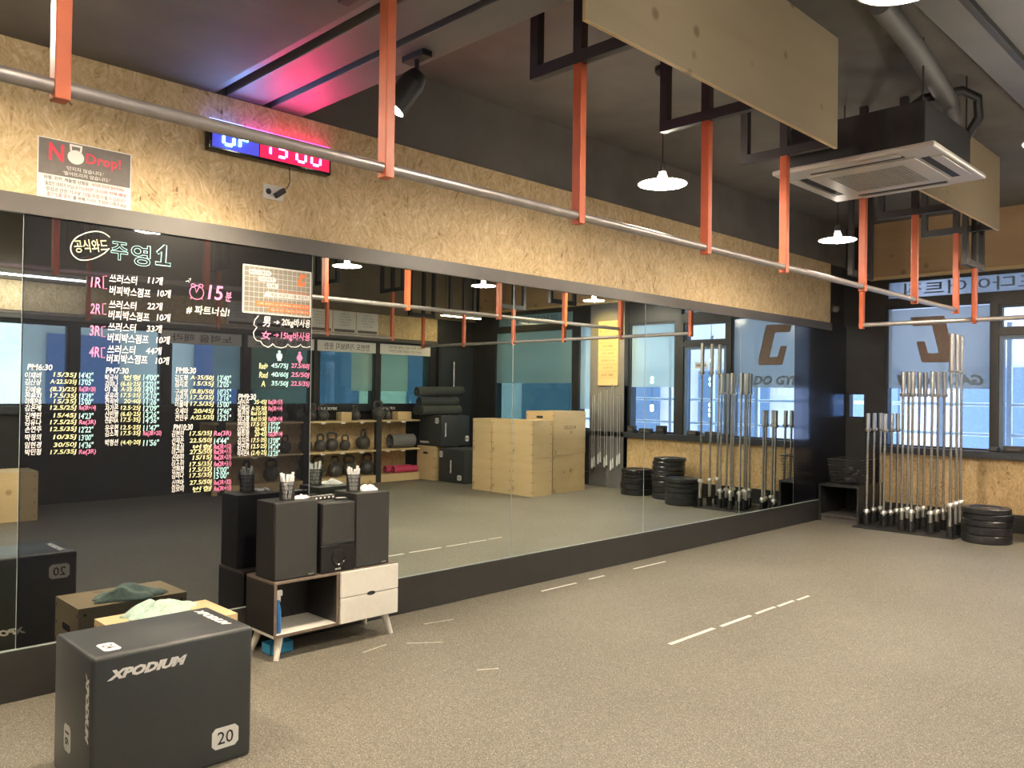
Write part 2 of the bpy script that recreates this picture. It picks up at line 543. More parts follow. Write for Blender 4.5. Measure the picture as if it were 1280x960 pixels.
    def text(self, body, o, xd, yd, w=None, h=None, shear=0.0, offset=0.0, align='C', depth=0.0, res=2):
        """lettering centred on o (or starting / ending there), fitted to width w and/or height h"""
        vs, fs = text_geo(body, shear, offset, res)
        if not vs: return self
        xa, xb = min(v.x for v in vs), max(v.x for v in vs)
        ya, yb = min(v.y for v in vs), max(v.y for v in vs)
        sx = w / (xb - xa) if w else None
        sy = h / (yb - ya) if h else None
        sx = sx or sy; sy = sy or sx
        o, xd, yd = Vector(o), Vector(xd), Vector(yd)
        x0 = {'C': (xa + xb) / 2, 'L': xa, 'R': xb}[align]
        y0 = (ya + yb) / 2
        return self.add([o + xd * ((v.x - x0) * sx) + yd * ((v.y - y0) * sy) for v in vs], fs)
    def build(self, name, mats, parent=None, smooth=0.0, loc=None, rz=0.0, bevel=0.0):
        me = bpy.data.meshes.new(name)
        me.from_pydata(self.v, [], self.f)
        for m in (mats if isinstance(mats, (list, tuple)) else [mats]):
            me.materials.append(m)
        if any(self.mi):
            me.polygons.foreach_set('material_index', self.mi)
        if smooth:
            me.polygons.foreach_set('use_smooth', [True] * len(me.polygons))
            me.set_sharp_from_angle(angle=smooth)
        me.update()
        o = bpy.data.objects.new(name, me)
        link(o, parent)
        if loc: o.location = loc
        if rz: o.rotation_euler = (0, 0, rz)
        if bevel:
            b = o.modifiers.new('bevel', 'BEVEL')
            b.width = bevel
            b.segments = 2
            b.limit_method = 'ANGLE'
        return o

def copy_thing(src, label=None, group=None, loc=None, rz=None):
    c = src.copy()
    COL.objects.link(c)
    for ch in list(src.children):
        d = ch.copy()
        COL.objects.link(d)
        d.parent = c
        for g in list(ch.children):
            e = g.copy()
            COL.objects.link(e)
            e.parent = d
    if loc is not None: c.location = loc
    if rz is not None: c.rotation_euler = (0, 0, rz)
    if label: c['label'] = label
    if group: c['group'] = group
    return c

SM = math.radians(40)
X, Y, Z = Vector((1, 0, 0)), Vector((0, 1, 0)), Vector((0, 0, 1))
ORD = ['first', 'second', 'third', 'fourth', 'fifth', 'sixth', 'seventh', 'eighth', 'ninth', 'tenth', 'eleventh', 'twelfth']
BOARD_TEXT = [
    ('1R', 1.376, 1.423, 1.964, 0.051, 'p', 0.0), ('쓰러스터', 1.462, 1.597, 1.992, 0.044, 'w', 0.0), ('11개', 1.649, 1.726, 2.003, 0.041, 'w', 0.0),
    ('버피박스점프', 1.463, 1.662, 1.933, 0.046, 'w', 0.0), ('10개', 1.698, 1.769, 1.941, 0.042, 'w', 0.0), ('2R', 1.376, 1.423, 1.835, 0.051, 'p', 0.0),
    ('쓰러스터', 1.462, 1.596, 1.863, 0.044, 'w', 0.0), ('22개', 1.648, 1.726, 1.871, 0.041, 'w', 0.0), ('버피박스점프', 1.461, 1.659, 1.811, 0.046, 'w', 0.0),
    ('10개', 1.697, 1.768, 1.816, 0.042, 'w', 0.0), ('3R', 1.375, 1.423, 1.727, 0.051, 'p', 0.0), ('쓰러스터', 1.46, 1.595, 1.751, 0.044, 'w', 0.0),
    ('33개', 1.647, 1.726, 1.755, 0.041, 'w', 0.0), ('버피박스점프', 1.458, 1.656, 1.697, 0.046, 'w', 0.0), ('10개', 1.696, 1.767, 1.699, 0.042, 'w', 0.0),
    ('4R', 1.375, 1.423, 1.623, 0.051, 'p', 0.0), ('쓰러스터', 1.459, 1.594, 1.64, 0.044, 'w', 0.0), ('44개', 1.645, 1.726, 1.641, 0.041, 'w', 0.0),
    ('버피박스점프', 1.456, 1.653, 1.593, 0.046, 'w', 0.0), ('10개', 1.695, 1.766, 1.592, 0.041, 'w', 0.0), ('15', 1.967, 2.052, 1.971, 0.078, 'p', 0.0),
    ('분', 2.066, 2.101, 1.956, 0.053, 'p', 0.0), ('# 파트너십!', 1.85, 2.091, 1.87, 0.047, 'k', 0.0), ('男', 2.29, 2.337, 1.836, 0.059, 'w', 0.0),
    ('→', 2.357, 2.397, 1.836, 0.023, 'w', 0.0), ('20kg바사용', 2.407, 2.596, 1.838, 0.056, 'w', 0.0), ('女', 2.279, 2.343, 1.759, 0.05, 'p', 0.0),
    ('→', 2.358, 2.393, 1.762, 0.023, 'p', 0.0), ('15kg바사용', 2.404, 2.597, 1.76, 0.056, 'p', 0.0), ('Rxd+', 2.272, 2.326, 1.583, 0.034, 'y', 0.0),
    ('45/75J', 2.346, 2.455, 1.584, 0.035, 'c', 0.0), ('27.5/60J', 2.474, 2.595, 1.587, 0.035, 'p', 0.0), ('Rxd', 2.273, 2.327, 1.533, 0.034, 'y', 0.0),
    ('40/60J', 2.347, 2.456, 1.533, 0.035, 'c', 0.0), ('25/50J', 2.474, 2.596, 1.535, 0.035, 'p', 0.0), ('A', 2.286, 2.311, 1.483, 0.034, 'y', 0.0),
    ('35/50J', 2.348, 2.457, 1.482, 0.035, 'c', 0.0), ('22.5/35J', 2.475, 2.597, 1.483, 0.035, 'p', 0.0), ('PM6:30', 1.108, 1.214, 1.541, 0.028, 'w', 0.0),
    ('이재비', 1.099, 1.167, 1.502, 0.03, 'w', 0.0), ('15/35J', 1.218, 1.32, 1.505, 0.027, 'y', 0.0), ('14\'42"', 1.331, 1.396, 1.507, 0.029, 'c', 0.0),
    ('김산상', 1.099, 1.168, 1.471, 0.03, 'w', 0.0), ('A·22.5/35J', 1.205, 1.321, 1.472, 0.027, 'y', 0.0), ('13\'05"', 1.331, 1.397, 1.474, 0.029, 'c', 0.0),
    ('김예슬', 1.1, 1.168, 1.435, 0.03, 'w', 0.0), ('(8.3)/25J', 1.206, 1.321, 1.436, 0.027, 'y', 0.0), ('Re(2R+20)', 1.332, 1.408, 1.437, 0.029, 'p', 0.0),
    ('전윤지', 1.1, 1.169, 1.405, 0.03, 'w', 0.0), ('17.5/35J', 1.206, 1.322, 1.405, 0.027, 'y', 0.0), ('13\'39"', 1.333, 1.398, 1.406, 0.029, 'c', 0.0),
    ('이예은B', 1.101, 1.169, 1.379, 0.03, 'w', 0.0), ('15/35J', 1.221, 1.322, 1.378, 0.027, 'y', 0.0), ('15\'00"', 1.333, 1.398, 1.378, 0.029, 'c', 0.0),
    ('김은혜', 1.101, 1.17, 1.349, 0.03, 'w', 0.0), ('12.5/25J', 1.207, 1.323, 1.348, 0.027, 'y', 0.0), ('Re(2R+14)', 1.334, 1.41, 1.347, 0.029, 'p', 0.0),
    ('김혜린', 1.102, 1.17, 1.314, 0.03, 'w', 0.0), ('15/45J', 1.222, 1.323, 1.311, 0.027, 'y', 0.0), ('14\'23"', 1.334, 1.4, 1.31, 0.029, 'c', 0.0),
    ('김유나', 1.102, 1.171, 1.282, 0.03, 'w', 0.0), ('17.5/25J', 1.208, 1.324, 1.279, 0.027, 'y', 0.0), ('Re(3R)', 1.335, 1.411, 1.277, 0.029, 'p', 0.0),
    ('손연주', 1.103, 1.172, 1.25, 0.03, 'w', 0.0), ('12.5/35J', 1.209, 1.325, 1.246, 0.027, 'y', 0.0), ('12\'22"', 1.335, 1.401, 1.244, 0.029, 'c', 0.0),
    ('박정의', 1.104, 1.172, 1.213, 0.03, 'w', 0.0), ('10/35J', 1.223, 1.325, 1.208, 0.027, 'y', 0.0), ('13\'00"', 1.336, 1.401, 1.205, 0.029, 'c', 0.0),
    ('임현경', 1.104, 1.173, 1.177, 0.03, 'w', 0.0), ('30/50J', 1.224, 1.326, 1.171, 0.027, 'y', 0.0), ('14\'36"', 1.337, 1.402, 1.168, 0.029, 'c', 0.0),
    ('박민정', 1.105, 1.173, 1.144, 0.03, 'w', 0.0), ('17.5/35J', 1.211, 1.326, 1.137, 0.027, 'y', 0.0), ('Re(3R)', 1.337, 1.414, 1.133, 0.029, 'p', 0.0),
    ('PM7:30', 1.453, 1.562, 1.534, 0.03, 'w', 0.0), ('박금식', 1.45, 1.512, 1.5, 0.032, 'w', 0.0), ('번형', 1.539, 1.621, 1.501, 0.028, 'y', 0.0),
    ('14\'00"', 1.633, 1.714, 1.503, 0.031, 'c', 0.0), ('김미나', 1.451, 1.513, 1.467, 0.032, 'w', 0.0), ('(6.6)·25J', 1.525, 1.622, 1.467, 0.028, 'y', 0.0),
    ('12\'01"', 1.634, 1.715, 1.469, 0.031, 'c', 0.0), ('이 옥', 1.451, 1.513, 1.439, 0.032, 'w', 0.0), ('A·35·50J', 1.525, 1.623, 1.439, 0.028, 'y', 0.0),
    ('14\'01"', 1.634, 1.715, 1.44, 0.031, 'c', 0.0), ('윤유리', 1.452, 1.514, 1.41, 0.032, 'w', 0.0), ('17.5·35J', 1.526, 1.623, 1.409, 0.028, 'y', 0.0),
    ('12\'10"', 1.635, 1.716, 1.41, 0.031, 'c', 0.0), ('전석빈', 1.452, 1.515, 1.38, 0.032, 'w', 0.0), ('20·40J', 1.541, 1.624, 1.379, 0.028, 'y', 0.0),
    ('11\'26"', 1.636, 1.716, 1.379, 0.031, 'c', 0.0), ('차가은', 1.453, 1.515, 1.348, 0.032, 'w', 0.0), ('12.5·25J', 1.527, 1.624, 1.346, 0.028, 'y', 0.0),
    ('12\'09"', 1.636, 1.717, 1.346, 0.031, 'c', 0.0), ('신민병', 1.453, 1.516, 1.317, 0.032, 'w', 0.0), ('(6.6)·25J', 1.527, 1.625, 1.315, 0.028, 'y', 0.0),
    ('13\'26"', 1.637, 1.717, 1.314, 0.031, 'c', 0.0), ('전윤미A', 1.454, 1.516, 1.288, 0.032, 'w', 0.0), ('17.5·35J', 1.528, 1.625, 1.286, 0.028, 'y', 0.0),
    ('14\'36"', 1.637, 1.718, 1.284, 0.031, 'c', 0.0), ('유우현', 1.454, 1.517, 1.25, 0.032, 'w', 0.0), ('12.5·25J', 1.528, 1.626, 1.247, 0.028, 'y', 0.0),
    ('11\'47"', 1.638, 1.719, 1.245, 0.031, 'c', 0.0), ('김소희', 1.455, 1.517, 1.222, 0.032, 'w', 0.0), ('17.5·35J', 1.529, 1.626, 1.218, 0.028, 'y', 0.0),
    ('Re(3R+20)', 1.638, 1.731, 1.215, 0.031, 'p', 0.0), ('박형선', 1.456, 1.518, 1.177, 0.032, 'w', 0.0), ('(4.4)·20J', 1.53, 1.627, 1.172, 0.028, 'y', 0.0),
    ('11\'56"', 1.639, 1.72, 1.169, 0.031, 'c', 0.0), ('PM8:30', 1.801, 1.908, 1.545, 0.032, 'w', 0.0), ('김도혁', 1.797, 1.865, 1.505, 0.034, 'w', 0.0),
    ('A·35/50J', 1.878, 2.008, 1.506, 0.03, 'y', 0.0), ('13\'40"', 2.028, 2.106, 1.508, 0.033, 'c', 0.0), ('김지호', 1.798, 1.866, 1.473, 0.034, 'w', 0.0),
    ('15/35J', 1.896, 2.009, 1.474, 0.03, 'y', 0.0), ('12\'05"', 2.029, 2.107, 1.476, 0.033, 'c', 0.0), ('구세영', 1.798, 1.866, 1.432, 0.034, 'w', 0.0),
    ('(8.8)/50J', 1.879, 2.009, 1.432, 0.03, 'y', 0.0), ('10\'35"', 2.03, 2.108, 1.433, 0.033, 'c', 0.0), ('김은기', 1.799, 1.867, 1.401, 0.034, 'w', 0.0),
    ('17.5/35J', 1.88, 2.01, 1.4, 0.03, 'y', 0.0), ('13\'16"', 2.03, 2.108, 1.401, 0.033, 'c', 0.0), ('이율메', 1.799, 1.868, 1.367, 0.034, 'w', 0.0),
    ('17.5/35J', 1.881, 2.011, 1.366, 0.03, 'y', 0.0), ('15\'00"', 2.031, 2.109, 1.366, 0.033, 'c', 0.0), ('오세미', 1.8, 1.868, 1.33, 0.034, 'w', 0.0),
    ('20/45J', 1.898, 2.011, 1.327, 0.03, 'y', 0.0), ('12\'46"', 2.032, 2.11, 1.327, 0.033, 'c', 0.0), ('전민우', 1.801, 1.869, 1.296, 0.034, 'w', 0.0),
    ('A·22.5/35J', 1.882, 2.012, 1.293, 0.03, 'y', 0.0), ('12\'51"', 2.032, 2.11, 1.292, 0.033, 'c', 0.0), ('PM10:30', 1.793, 1.896, 1.245, 0.032, 'w', 0.0),
    ('김현민', 1.785, 1.849, 1.212, 0.034, 'w', 0.0), ('17.5/35J', 1.879, 2.002, 1.207, 0.03, 'y', 0.0), ('Re(3R)', 2.013, 2.112, 1.204, 0.033, 'p', 0.0),
    ('선재은', 1.786, 1.849, 1.176, 0.034, 'w', 0.0), ('22.5/50J', 1.88, 2.003, 1.17, 0.03, 'y', 0.0), ('14\'44"', 2.014, 2.099, 1.167, 0.033, 'c', 0.0),
    ('김효식', 1.787, 1.85, 1.142, 0.034, 'w', 0.0), ('번형', 1.897, 2.003, 1.136, 0.03, 'y', 0.0), ('Re(3R+12)', 2.015, 2.113, 1.132, 0.033, 'p', 0.0),
    ('이근민', 1.787, 1.85, 1.115, 0.034, 'w', 0.0), ('27.5/50J', 1.881, 2.004, 1.109, 0.03, 'y', 0.0), ('Re(3R+11)', 2.015, 2.114, 1.104, 0.033, 'p', 0.0),
    ('신준민', 1.788, 1.851, 1.086, 0.034, 'w', 0.0), ('15/15J', 1.898, 2.004, 1.078, 0.03, 'y', 0.0), ('Re(2R+27)', 2.016, 2.114, 1.073, 0.033, 'p', 0.0),
    ('이소민', 1.788, 1.852, 1.052, 0.034, 'w', 0.0), ('17.5/35J', 1.882, 2.005, 1.044, 0.03, 'y', 0.0), ('Re(2R+31)', 2.016, 2.115, 1.038, 0.033, 'p', 0.0),
    ('김현정', 1.789, 1.852, 1.023, 0.034, 'w', 0.0), ('17.5/35J', 1.882, 2.006, 1.014, 0.03, 'y', 0.0), ('15\'00"', 2.017, 2.101, 1.008, 0.033, 'c', 0.0),
    ('김미나', 1.789, 1.853, 0.993, 0.034, 'w', 0.0), ('17.5/35J', 1.883, 2.006, 0.984, 0.03, 'y', 0.0), ('15\'00"', 2.017, 2.102, 0.977, 0.033, 'c', 0.0),
    ('신연아', 1.79, 1.853, 0.955, 0.034, 'w', 0.0), ('27.5/50J', 1.883, 2.007, 0.946, 0.03, 'y', 0.0), ('Re(3R+32)', 2.018, 2.116, 0.937, 0.033, 'p', 0.0),
    ('임보미', 1.79, 1.854, 0.923, 0.034, 'w', 0.0), ('번형', 1.901, 2.007, 0.912, 0.03, 'y', 0.0), ('Re(3R+15)', 2.019, 2.117, 0.904, 0.033, 'p', 0.0),
    ('PM9:30', 2.15, 2.256, 1.407, 0.034, 'w', 0.0), ('서민은', 2.146, 2.215, 1.376, 0.036, 'w', 0.0), ('35·45J', 2.246, 2.322, 1.375, 0.032, 'y', 0.0),
    ('Re(3R+57)', 2.332, 2.421, 1.375, 0.034, 'p', 0.0), ('김혜선', 2.147, 2.216, 1.34, 0.036, 'w', 0.0), ('A·35·50J', 2.228, 2.323, 1.339, 0.032, 'y', 0.0),
    ('Re(3R+14)', 2.333, 2.421, 1.338, 0.034, 'p', 0.0), ('최선경', 2.147, 2.216, 1.314, 0.036, 'w', 0.0), ('Rxd·35·50J', 2.228, 2.324, 1.312, 0.032, 'y', 0.0),
    ('김나래', 2.148, 2.217, 1.283, 0.036, 'w', 0.0), ('Rxd·35·50J', 2.229, 2.324, 1.28, 0.032, 'y', 0.0), ('Re(3R+14)', 2.334, 2.422, 1.278, 0.034, 'p', 0.0),
    ('전민아B', 2.148, 2.217, 1.253, 0.036, 'w', 0.0), ('17.5·35J', 2.229, 2.325, 1.25, 0.032, 'y', 0.0), ('13\'29"', 2.335, 2.408, 1.248, 0.034, 'c', 0.0),
    ('이윤미', 2.149, 2.218, 1.225, 0.036, 'w', 0.0), ('20·40J', 2.249, 2.325, 1.221, 0.032, 'y', 0.0), ('13\'10"', 2.335, 2.408, 1.219, 0.034, 'c', 0.0),
    ('박주영', 2.149, 2.218, 1.198, 0.036, 'w', 0.0), ('20·45J', 2.25, 2.326, 1.194, 0.032, 'y', 0.0), ('Re(2R+14)', 2.336, 2.424, 1.191, 0.034, 'p', 0.0),
    ('김지은', 2.15, 2.219, 1.164, 0.036, 'w', 0.0), ('17.5·35J', 2.231, 2.326, 1.16, 0.032, 'y', 0.0), ('13\'08"', 2.336, 2.409, 1.157, 0.034, 'c', 0.0),
    ('김민경', 2.15, 2.219, 1.131, 0.036, 'w', 0.0), ('12.5·25J', 2.231, 2.327, 1.126, 0.032, 'y', 0.0), ('14\'24"', 2.337, 2.41, 1.123, 0.034, 'c', 0.0),
    ('이지은A', 2.151, 2.22, 1.095, 0.036, 'w', 0.0), ('(2.4)·25J', 2.232, 2.327, 1.09, 0.032, 'y', 0.0), ('13\'28"', 2.337, 2.41, 1.086, 0.034, 'c', 0.0),
]
BARS = [
    (9.434, -0.563, 9.554, -0.567, 1.270),
    (9.657, -0.555, 9.777, -0.513, 1.262),
    (9.831, -0.564, 9.951, -0.508, 1.251),
    (9.470, -0.740, 9.590, -0.730, 1.252),
    (9.592, -0.771, 9.712, -0.769, 1.246),
    (9.771, -0.775, 9.891, -0.751, 1.243),
    (9.339, -0.982, 9.459, -0.974, 1.730),
    (9.500, -0.981, 9.620, -0.992, 1.734),
    (9.306, -1.091, 9.426, -1.099, 1.705),
    (9.592, -1.060, 9.712, -1.076, 1.725),
    (9.738, -1.071, 9.858, -1.096, 1.725),
    (9.360, -1.270, 9.480, -1.273, 1.717),
    (9.523, -1.278, 9.643, -1.274, 1.721),
    (9.697, -1.290, 9.817, -1.274, 1.726),
    (9.248, -1.495, 9.368, -1.484, 2.110),
    (9.462, -1.489, 9.582, -1.455, 2.123),
    (9.636, -1.481, 9.756, -1.436, 2.122),
]
# ------------------------------------------------------------------ room shell
XE, YB, XL, HC = 10.194, -6.9, -2.6, 3.55

def struct(o):  # part of the room itself
    o['kind'] = 'structure'
    return o

b = MB(); b.box(XL, XE + 0.2, YB - 0.2, 0.25, -0.12, 0.0)
struct(b.build('floor', M['floor']))
b = MB(); b.box(XL - 0.2, XE + 0.2, YB - 0.2, 0.25, HC, HC + 0.15)
struct(b.build('ceiling', M['ceiling']))
b = MB(); b.box(XL, XE + 0.2, 0.03, 0.25, 0, HC)
wf = struct(b.build('wall_front', M['black_wall']))
b = MB()
ed = [XL, -1.57, -0.35, 0.87, 2.09, 3.31, 4.53, 5.75, 6.97, 8.19, 9.41, 9.73]
for x0, x1 in zip(ed, ed[1:]):
    b.box(x0 + 0.001, x1 - 0.001, 0.0, 0.03, 2.34, 3.055)
struct(b.build('wall_front', M['osb']))
b = MB(); b.box(8.795, XE, 0.0, 0.03, 0.236, 2.34)
struct(b.build('wall_front', M['black_gloss']))
b = MB(); b.box(XL, XE, 0.012, 0.03, 3.056, HC)
struct(b.build('wall_front', M['ceiling']))
b = MB(); b.box(XL, 9.73, -0.022, 0.03, 2.25, 2.34)
struct(b.build('trim_1', M['trim']))
b = MB(); b.box(XL, XE, -0.014, 0.03, 0.0, 0.234)
struct(b.build('baseboard_front', M['skirt'], bevel=0.003))
b = MB(); b.box(XL, XE, -0.014, 0.03, 0.2345, 0.239)
struct(b.build('trim_2', M['edge']))

def wall_cells(ys, zs, openings, put):
    ys = sorted(set(ys + [v for o in openings for v in o[:2]]))
    zs = sorted(set(zs + [v for o in openings for v in o[2:]]))
    for a0, a1 in zip(ys, ys[1:]):
        run = None
        for c0, c1 in zip(zs, zs[1:]):
            ca, cc = (a0 + a1) / 2, (c0 + c1) / 2
            hole = any(o[0] < ca < o[1] and o[2] < cc < o[3] for o in openings)
            if hole:
                if run: put(a0, a1, *run)
                run = None
            else:
                run = (run[0], c1) if run else (c0, c1)
        if run: put(a0, a1, *run)

# end wall (right): openings as (y0, y1, z0, z1)
OPR = [(-0.243, -0.008, 1.18, 1.51), (-1.615, -0.477, 0.87, 2.53), (-2.39, -1.69, 2.215, 2.49), (-2.39, -1.69, 0.87, 2.15),
       (-3.37, -2.53, 0.87, 2.53), (-4.40, -4.05, 0.87, 2.58), (-6.36, -4.51, 0.87, 2.53), (-2.42, -0.477, 2.62, 2.85),
       (-6.30, -4.51, 2.60, 2.82)]
b = MB()
wall_cells([YB - 0.2, 0.25], [0.0, HC], OPR, lambda a0, a1, c0, c1: b.box(XE, XE + 0.2, a0, a1, c0, c1))
wr = struct(b.build('wall_right', M['black_wall']))
b = MB()
for y0, y1 in ((-1.37, -0.42), (-2.60, -1.372), (-3.36, -2.602)):
    b.box(XE - 0.03, XE, y0, y1, 0.20, 0.79)
b.build('cladding_panel', M['osb_end'], wr)
b = MB()
for y0, y1 in ((-2.30, -0.30), (-4.30, -2.302), (-6.70, -4.302)):
    b.box(XE - 0.06, XE, y0, y1, 2.90, HC)
b.build('upper_panel', M['ply_end'], wr)
b = MB(); b.box(XE - 0.09, XE, -6.70, -0.30, 2.865, 2.90)
struct(b.build('trim_3', M['ply'], bevel=0.004))
b = MB(); b.box(XE - 0.04, XE, -6.88, -0.30, 0.0, 0.20)
struct(b.build('baseboard_right', M['skirt']))
b = MB(); b.box(XE - 0.10, XE + 0.02, -6.5, -0.42, 0.79, 0.87)
struct(b.build('trim_4', M['frame'], bevel=0.004))
b = MB(); b.box(XE - 0.10, XE, -4.05, -3.38, 0.0, 2.86)
struct(b.build('trim_5', M['duct']))
b = MB(); b.box(XE - 0.09, XE, -4.05, -3.38, 0.20, 1.58)
struct(b.build('trim_6', M['frame_blue']))

# opposite wall (behind the camera), seen in the mirror: openings as (x0, x1, z0, z1)
OPB = []
for k in range(7):
    x1 = 9.16 - 1.16 * k
    OPB.append((x1 - 1.06, x1, 1.21, 2.24))
b = MB()
wall_cells([XL - 0.2, XE + 0.2], [0.0, HC], OPB, lambda a0, a1, c0, c1: b.box(a0, a1, YB - 0.2, YB, c0, c1))
wb = struct(b.build('wall_back', M['black_wall']))
b = MB()
for k in range(9):
    x1 = 9.29 - 1.22 * k
    b.box(max(XL, x1 - 1.218), x1, YB, YB + 0.03, 2.33, 2.72)
b.build('cladding_panel', M['osb'], wb)
b = MB(); b.box(XL, XE, YB, YB + 0.05, 2.725, HC)
b.build('upper_panel', M['backwall'], wb)
b = MB(); b.box(XL, 9.29, YB, YB + 0.06, 2.27, 2.33)
struct(b.build('trim_7', M['trim']))
b = MB(); b.box(XL, 9.29, YB, YB + 0.09, 1.12, 1.21)
struct(b.build('trim_8', M['frame']))
b = MB(); b.box(XL - 0.2, XL, YB - 0.2, 0.25, 0, HC)
struct(b.build('wall_left', M['backwall']))

# window fittings
def window(n, wall, a0, a1, z0, z1, glass, film=None, film_z=None, frame_m='frame', fw=0.028):
    g = MB()
    fr = MB()
    if wall == 'R':
        fr.box(XE + 0.02, XE + 0.09, a0, a0 + fw, z0, z1); fr.box(XE + 0.02, XE + 0.09, a1 - fw, a1, z0, z1)
        fr.box(XE + 0.02, XE + 0.09, a0 + fw, a1 - fw, z0, z0 + fw); fr.box(XE + 0.02, XE + 0.09, a0 + fw, a1 - fw, z1 - fw, z1)
        g.box(XE + 0.048, XE + 0.054, a0 + fw, a1 - fw, z0 + fw, z1 - fw)
    else:
        fr.box(a0, a0 + fw, YB - 0.09, YB - 0.02, z0, z1); fr.box(a1 - fw, a1, YB - 0.09, YB - 0.02, z0, z1)
        fr.box(a0 + fw, a1 - fw, YB - 0.09, YB - 0.02, z0, z0 + fw); fr.box(a0 + fw, a1 - fw, YB - 0.09, YB - 0.02, z1 - fw, z1)
        g.box(a0 + fw, a1 - fw, YB - 0.054, YB - 0.048, z0 + fw, z1 - fw)
    o = struct(fr.build('window_%d' % n, M[frame_m]))
    g.build('pane', M[glass], o)
    if film:
        k = MB()
        f0, f1 = film_z
        if wall == 'R': k.prism([(0, 0), (a1 - a0 - 2 * fw, 0), (a1 - a0 - 2 * fw, f1 - f0), (0, f1 - f0)], (XE + 0.045, a0 + fw, f0), -Y * -1, Z, 0)
        else: k.prism([(0, 0), (film[2] - film[1], 0), (film[2] - film[1], f1 - f0), (0, f1 - f0)], (film[1], YB - 0.045, f0), X, Z, 0)
        k.build('film', M[film[0]], o)
    return o

window(1, 'R', -0.243, -0.008, 1.18, 1.51, 'glass')
w2 = window(2, 'R', -1.615, -0.477, 0.87, 2.53, 'glass', ('film',), (1.56, 2.502), fw=0.02)
window(3, 'R', -2.39, -1.69, 2.215, 2.49, 'glass', fw=0.03)
window(4, 'R', -2.39, -1.69, 0.87, 2.15, 'glass', frame_m='frame_blue', fw=0.045)
window(5, 'R', -3.37, -2.53, 0.87, 2.53, 'glass', ('film_teal',), (1.56, 2.5))
window(6, 'R', -4.40, -4.05, 0.87, 2.58, 'glass', ('film_teal',), (1.2, 2.55))
window(7, 'R', -6.36, -4.51, 0.87, 2.53, 'glass_teal', ('film_teal',), (1.62, 2.5))
w9 = window(8, 'R', -2.42, -0.477, 2.62, 2.85, 'glass', ('film_banner',), (2.64, 2.83), fw=0.02)
w10 = window(9, 'R', -6.30, -4.51, 2.60, 2.82, 'glass_teal', ('film_teal',), (2.62, 2.80), fw=0.02)
b = MB()
b.text('강도다이어트짐', (XE + 0.042, -1.50, 2.735), Y, Z, w=1.66, h=0.155, offset=0.012)
b.build('lettering', M['letter_film'], w9)
b = MB()
b.text('강도다이어트짐', (XE + 0.042, -5.40, 2.71), Y, Z, w=1.5, h=0.13, offset=0.012)
b.build('lettering', M['letter_film'], w10)
b = MB()   # the bold G mark on the film, mirror-written because it faces the street
b.prism([(p * 0.48, q * 0.54) for p, q in [(0.22, 1.0), (1.0, 1.0), (0.94, 0.80), (0.50, 0.80), (0.34, 0.20), (0.58, 0.20), (0.66, 0.46), (0.86, 0.46), (0.72, 0.0), (0.02, 0.0), (0.0, 0.12)]],
        (XE + 0.042, -1.225, 1.865), Y, Z, 0)
b.build('logo_mark', M['logo_film'], w2)
b = MB()
b.text('GADO GYM', (XE + 0.042, -1.06, 1.66), Y, Z, w=0.94, h=0.125, shear=0.25, offset=0.045)
b.build('lettering', M['letter_film'], w2)
for k, (x0, x1, z0, z1) in enumerate(OPB):
    window(10 + k, 'B', x0, x1, z0, z1, 'glass_teal' if k < 3 else 'glass', ('film_teal', x0 + (0.62 if k % 2 else 0.03), x1 - (0.03 if k % 2 else 0.45)) if k < 4 else None, (1.45, 2.21), fw=0.03)

# dark door with a long pale handle beside the end wall
b = MB()
b.box(9.36, XE - 0.06, YB, YB + 0.05, 0.0, 2.26)
dr = struct(b.build('door_1', M['frame']))
b = MB()
b.tube([(9.62, YB + 0.05, 1.20), (9.62, YB + 0.11, 1.22), (9.62, YB + 0.11, 1.98), (9.62, YB + 0.05, 2.0)], 0.016, 8)
b.build('handle', M['chrome'], dr, SM)
b = MB()
b.box(9.30, 9.36, YB, YB + 0.07, 0, 2.33); b.box(XE - 0.06, XE, YB, YB + 0.07, 0, 2.33); b.box(9.36, XE - 0.06, YB, YB + 0.07, 2.26, 2.33)
b.build('door_frame', M['black_wall'], dr)

# ceiling beams above the timer, duct
for k, (x0, x1) in enumerate(((2.06, 2.275), (2.325, 2.53))):
    b = MB(); b.box(x0, x1, -2.12, 0.012, 3.06, HC)
    struct(b.build('beam', M['duct'], bevel=0.004))
b = MB(); b.box(1.955, 1.995, -2.12, 0.012, 3.06, 3.085)
struct(b.build('beam', M['duct']))
b = MB(); b.box(XL, 1.95, -1.56, 0.012, 3.052, HC)
struct(b.build('ceiling', M['ceiling']))
b = MB(); b.box(3.0, XE, -3.75, -2.84, 3.38, HC)
struct(b.build('ceiling', M['duct'], bevel=0.006))

# what stands outside the windows
b = MB(); b.box(XE + 3.2, XE + 3.5, -12, 6, -3, 9)
for k in range(7):
    b.cur = 1
    b.box(XE + 3.12, XE + 3.2, -11 + 2.3 * k, -9.6 + 2.3 * k, 0.4, 1.9)
    b.box(XE + 3.12, XE + 3.2, -11 + 2.3 * k, -9.6 + 2.3 * k, 3.0, 4.6)
    b.cur = 0
struct(b.build('exterior', [M['exterior'], M['ext_dark']]))
b = MB(); b.box(-10, 16, YB - 3.6, YB - 3.3, -3, 9)
for k in range(9):
    b.cur = 1
    b.box(-8 + 2.4 * k, -6.9 + 2.4 * k, YB - 3.3, YB - 3.22, 0.6, 2.3)
    b.cur = 0
struct(b.build('exterior', [M['exterior_pale'], M['ext_dark']]))
b = MB()
for z in (1.02, 1.38, 0.5):
    b.cyl((XE + 0.75, -5.0, z), (XE + 0.75, 0.2, z), 0.022, n=8)
for k in range(7):
    b.box(XE + 0.72, XE + 0.78, -4.6 + 0.74 * k, -4.55 + 0.74 * k, -0.6, 2.35)
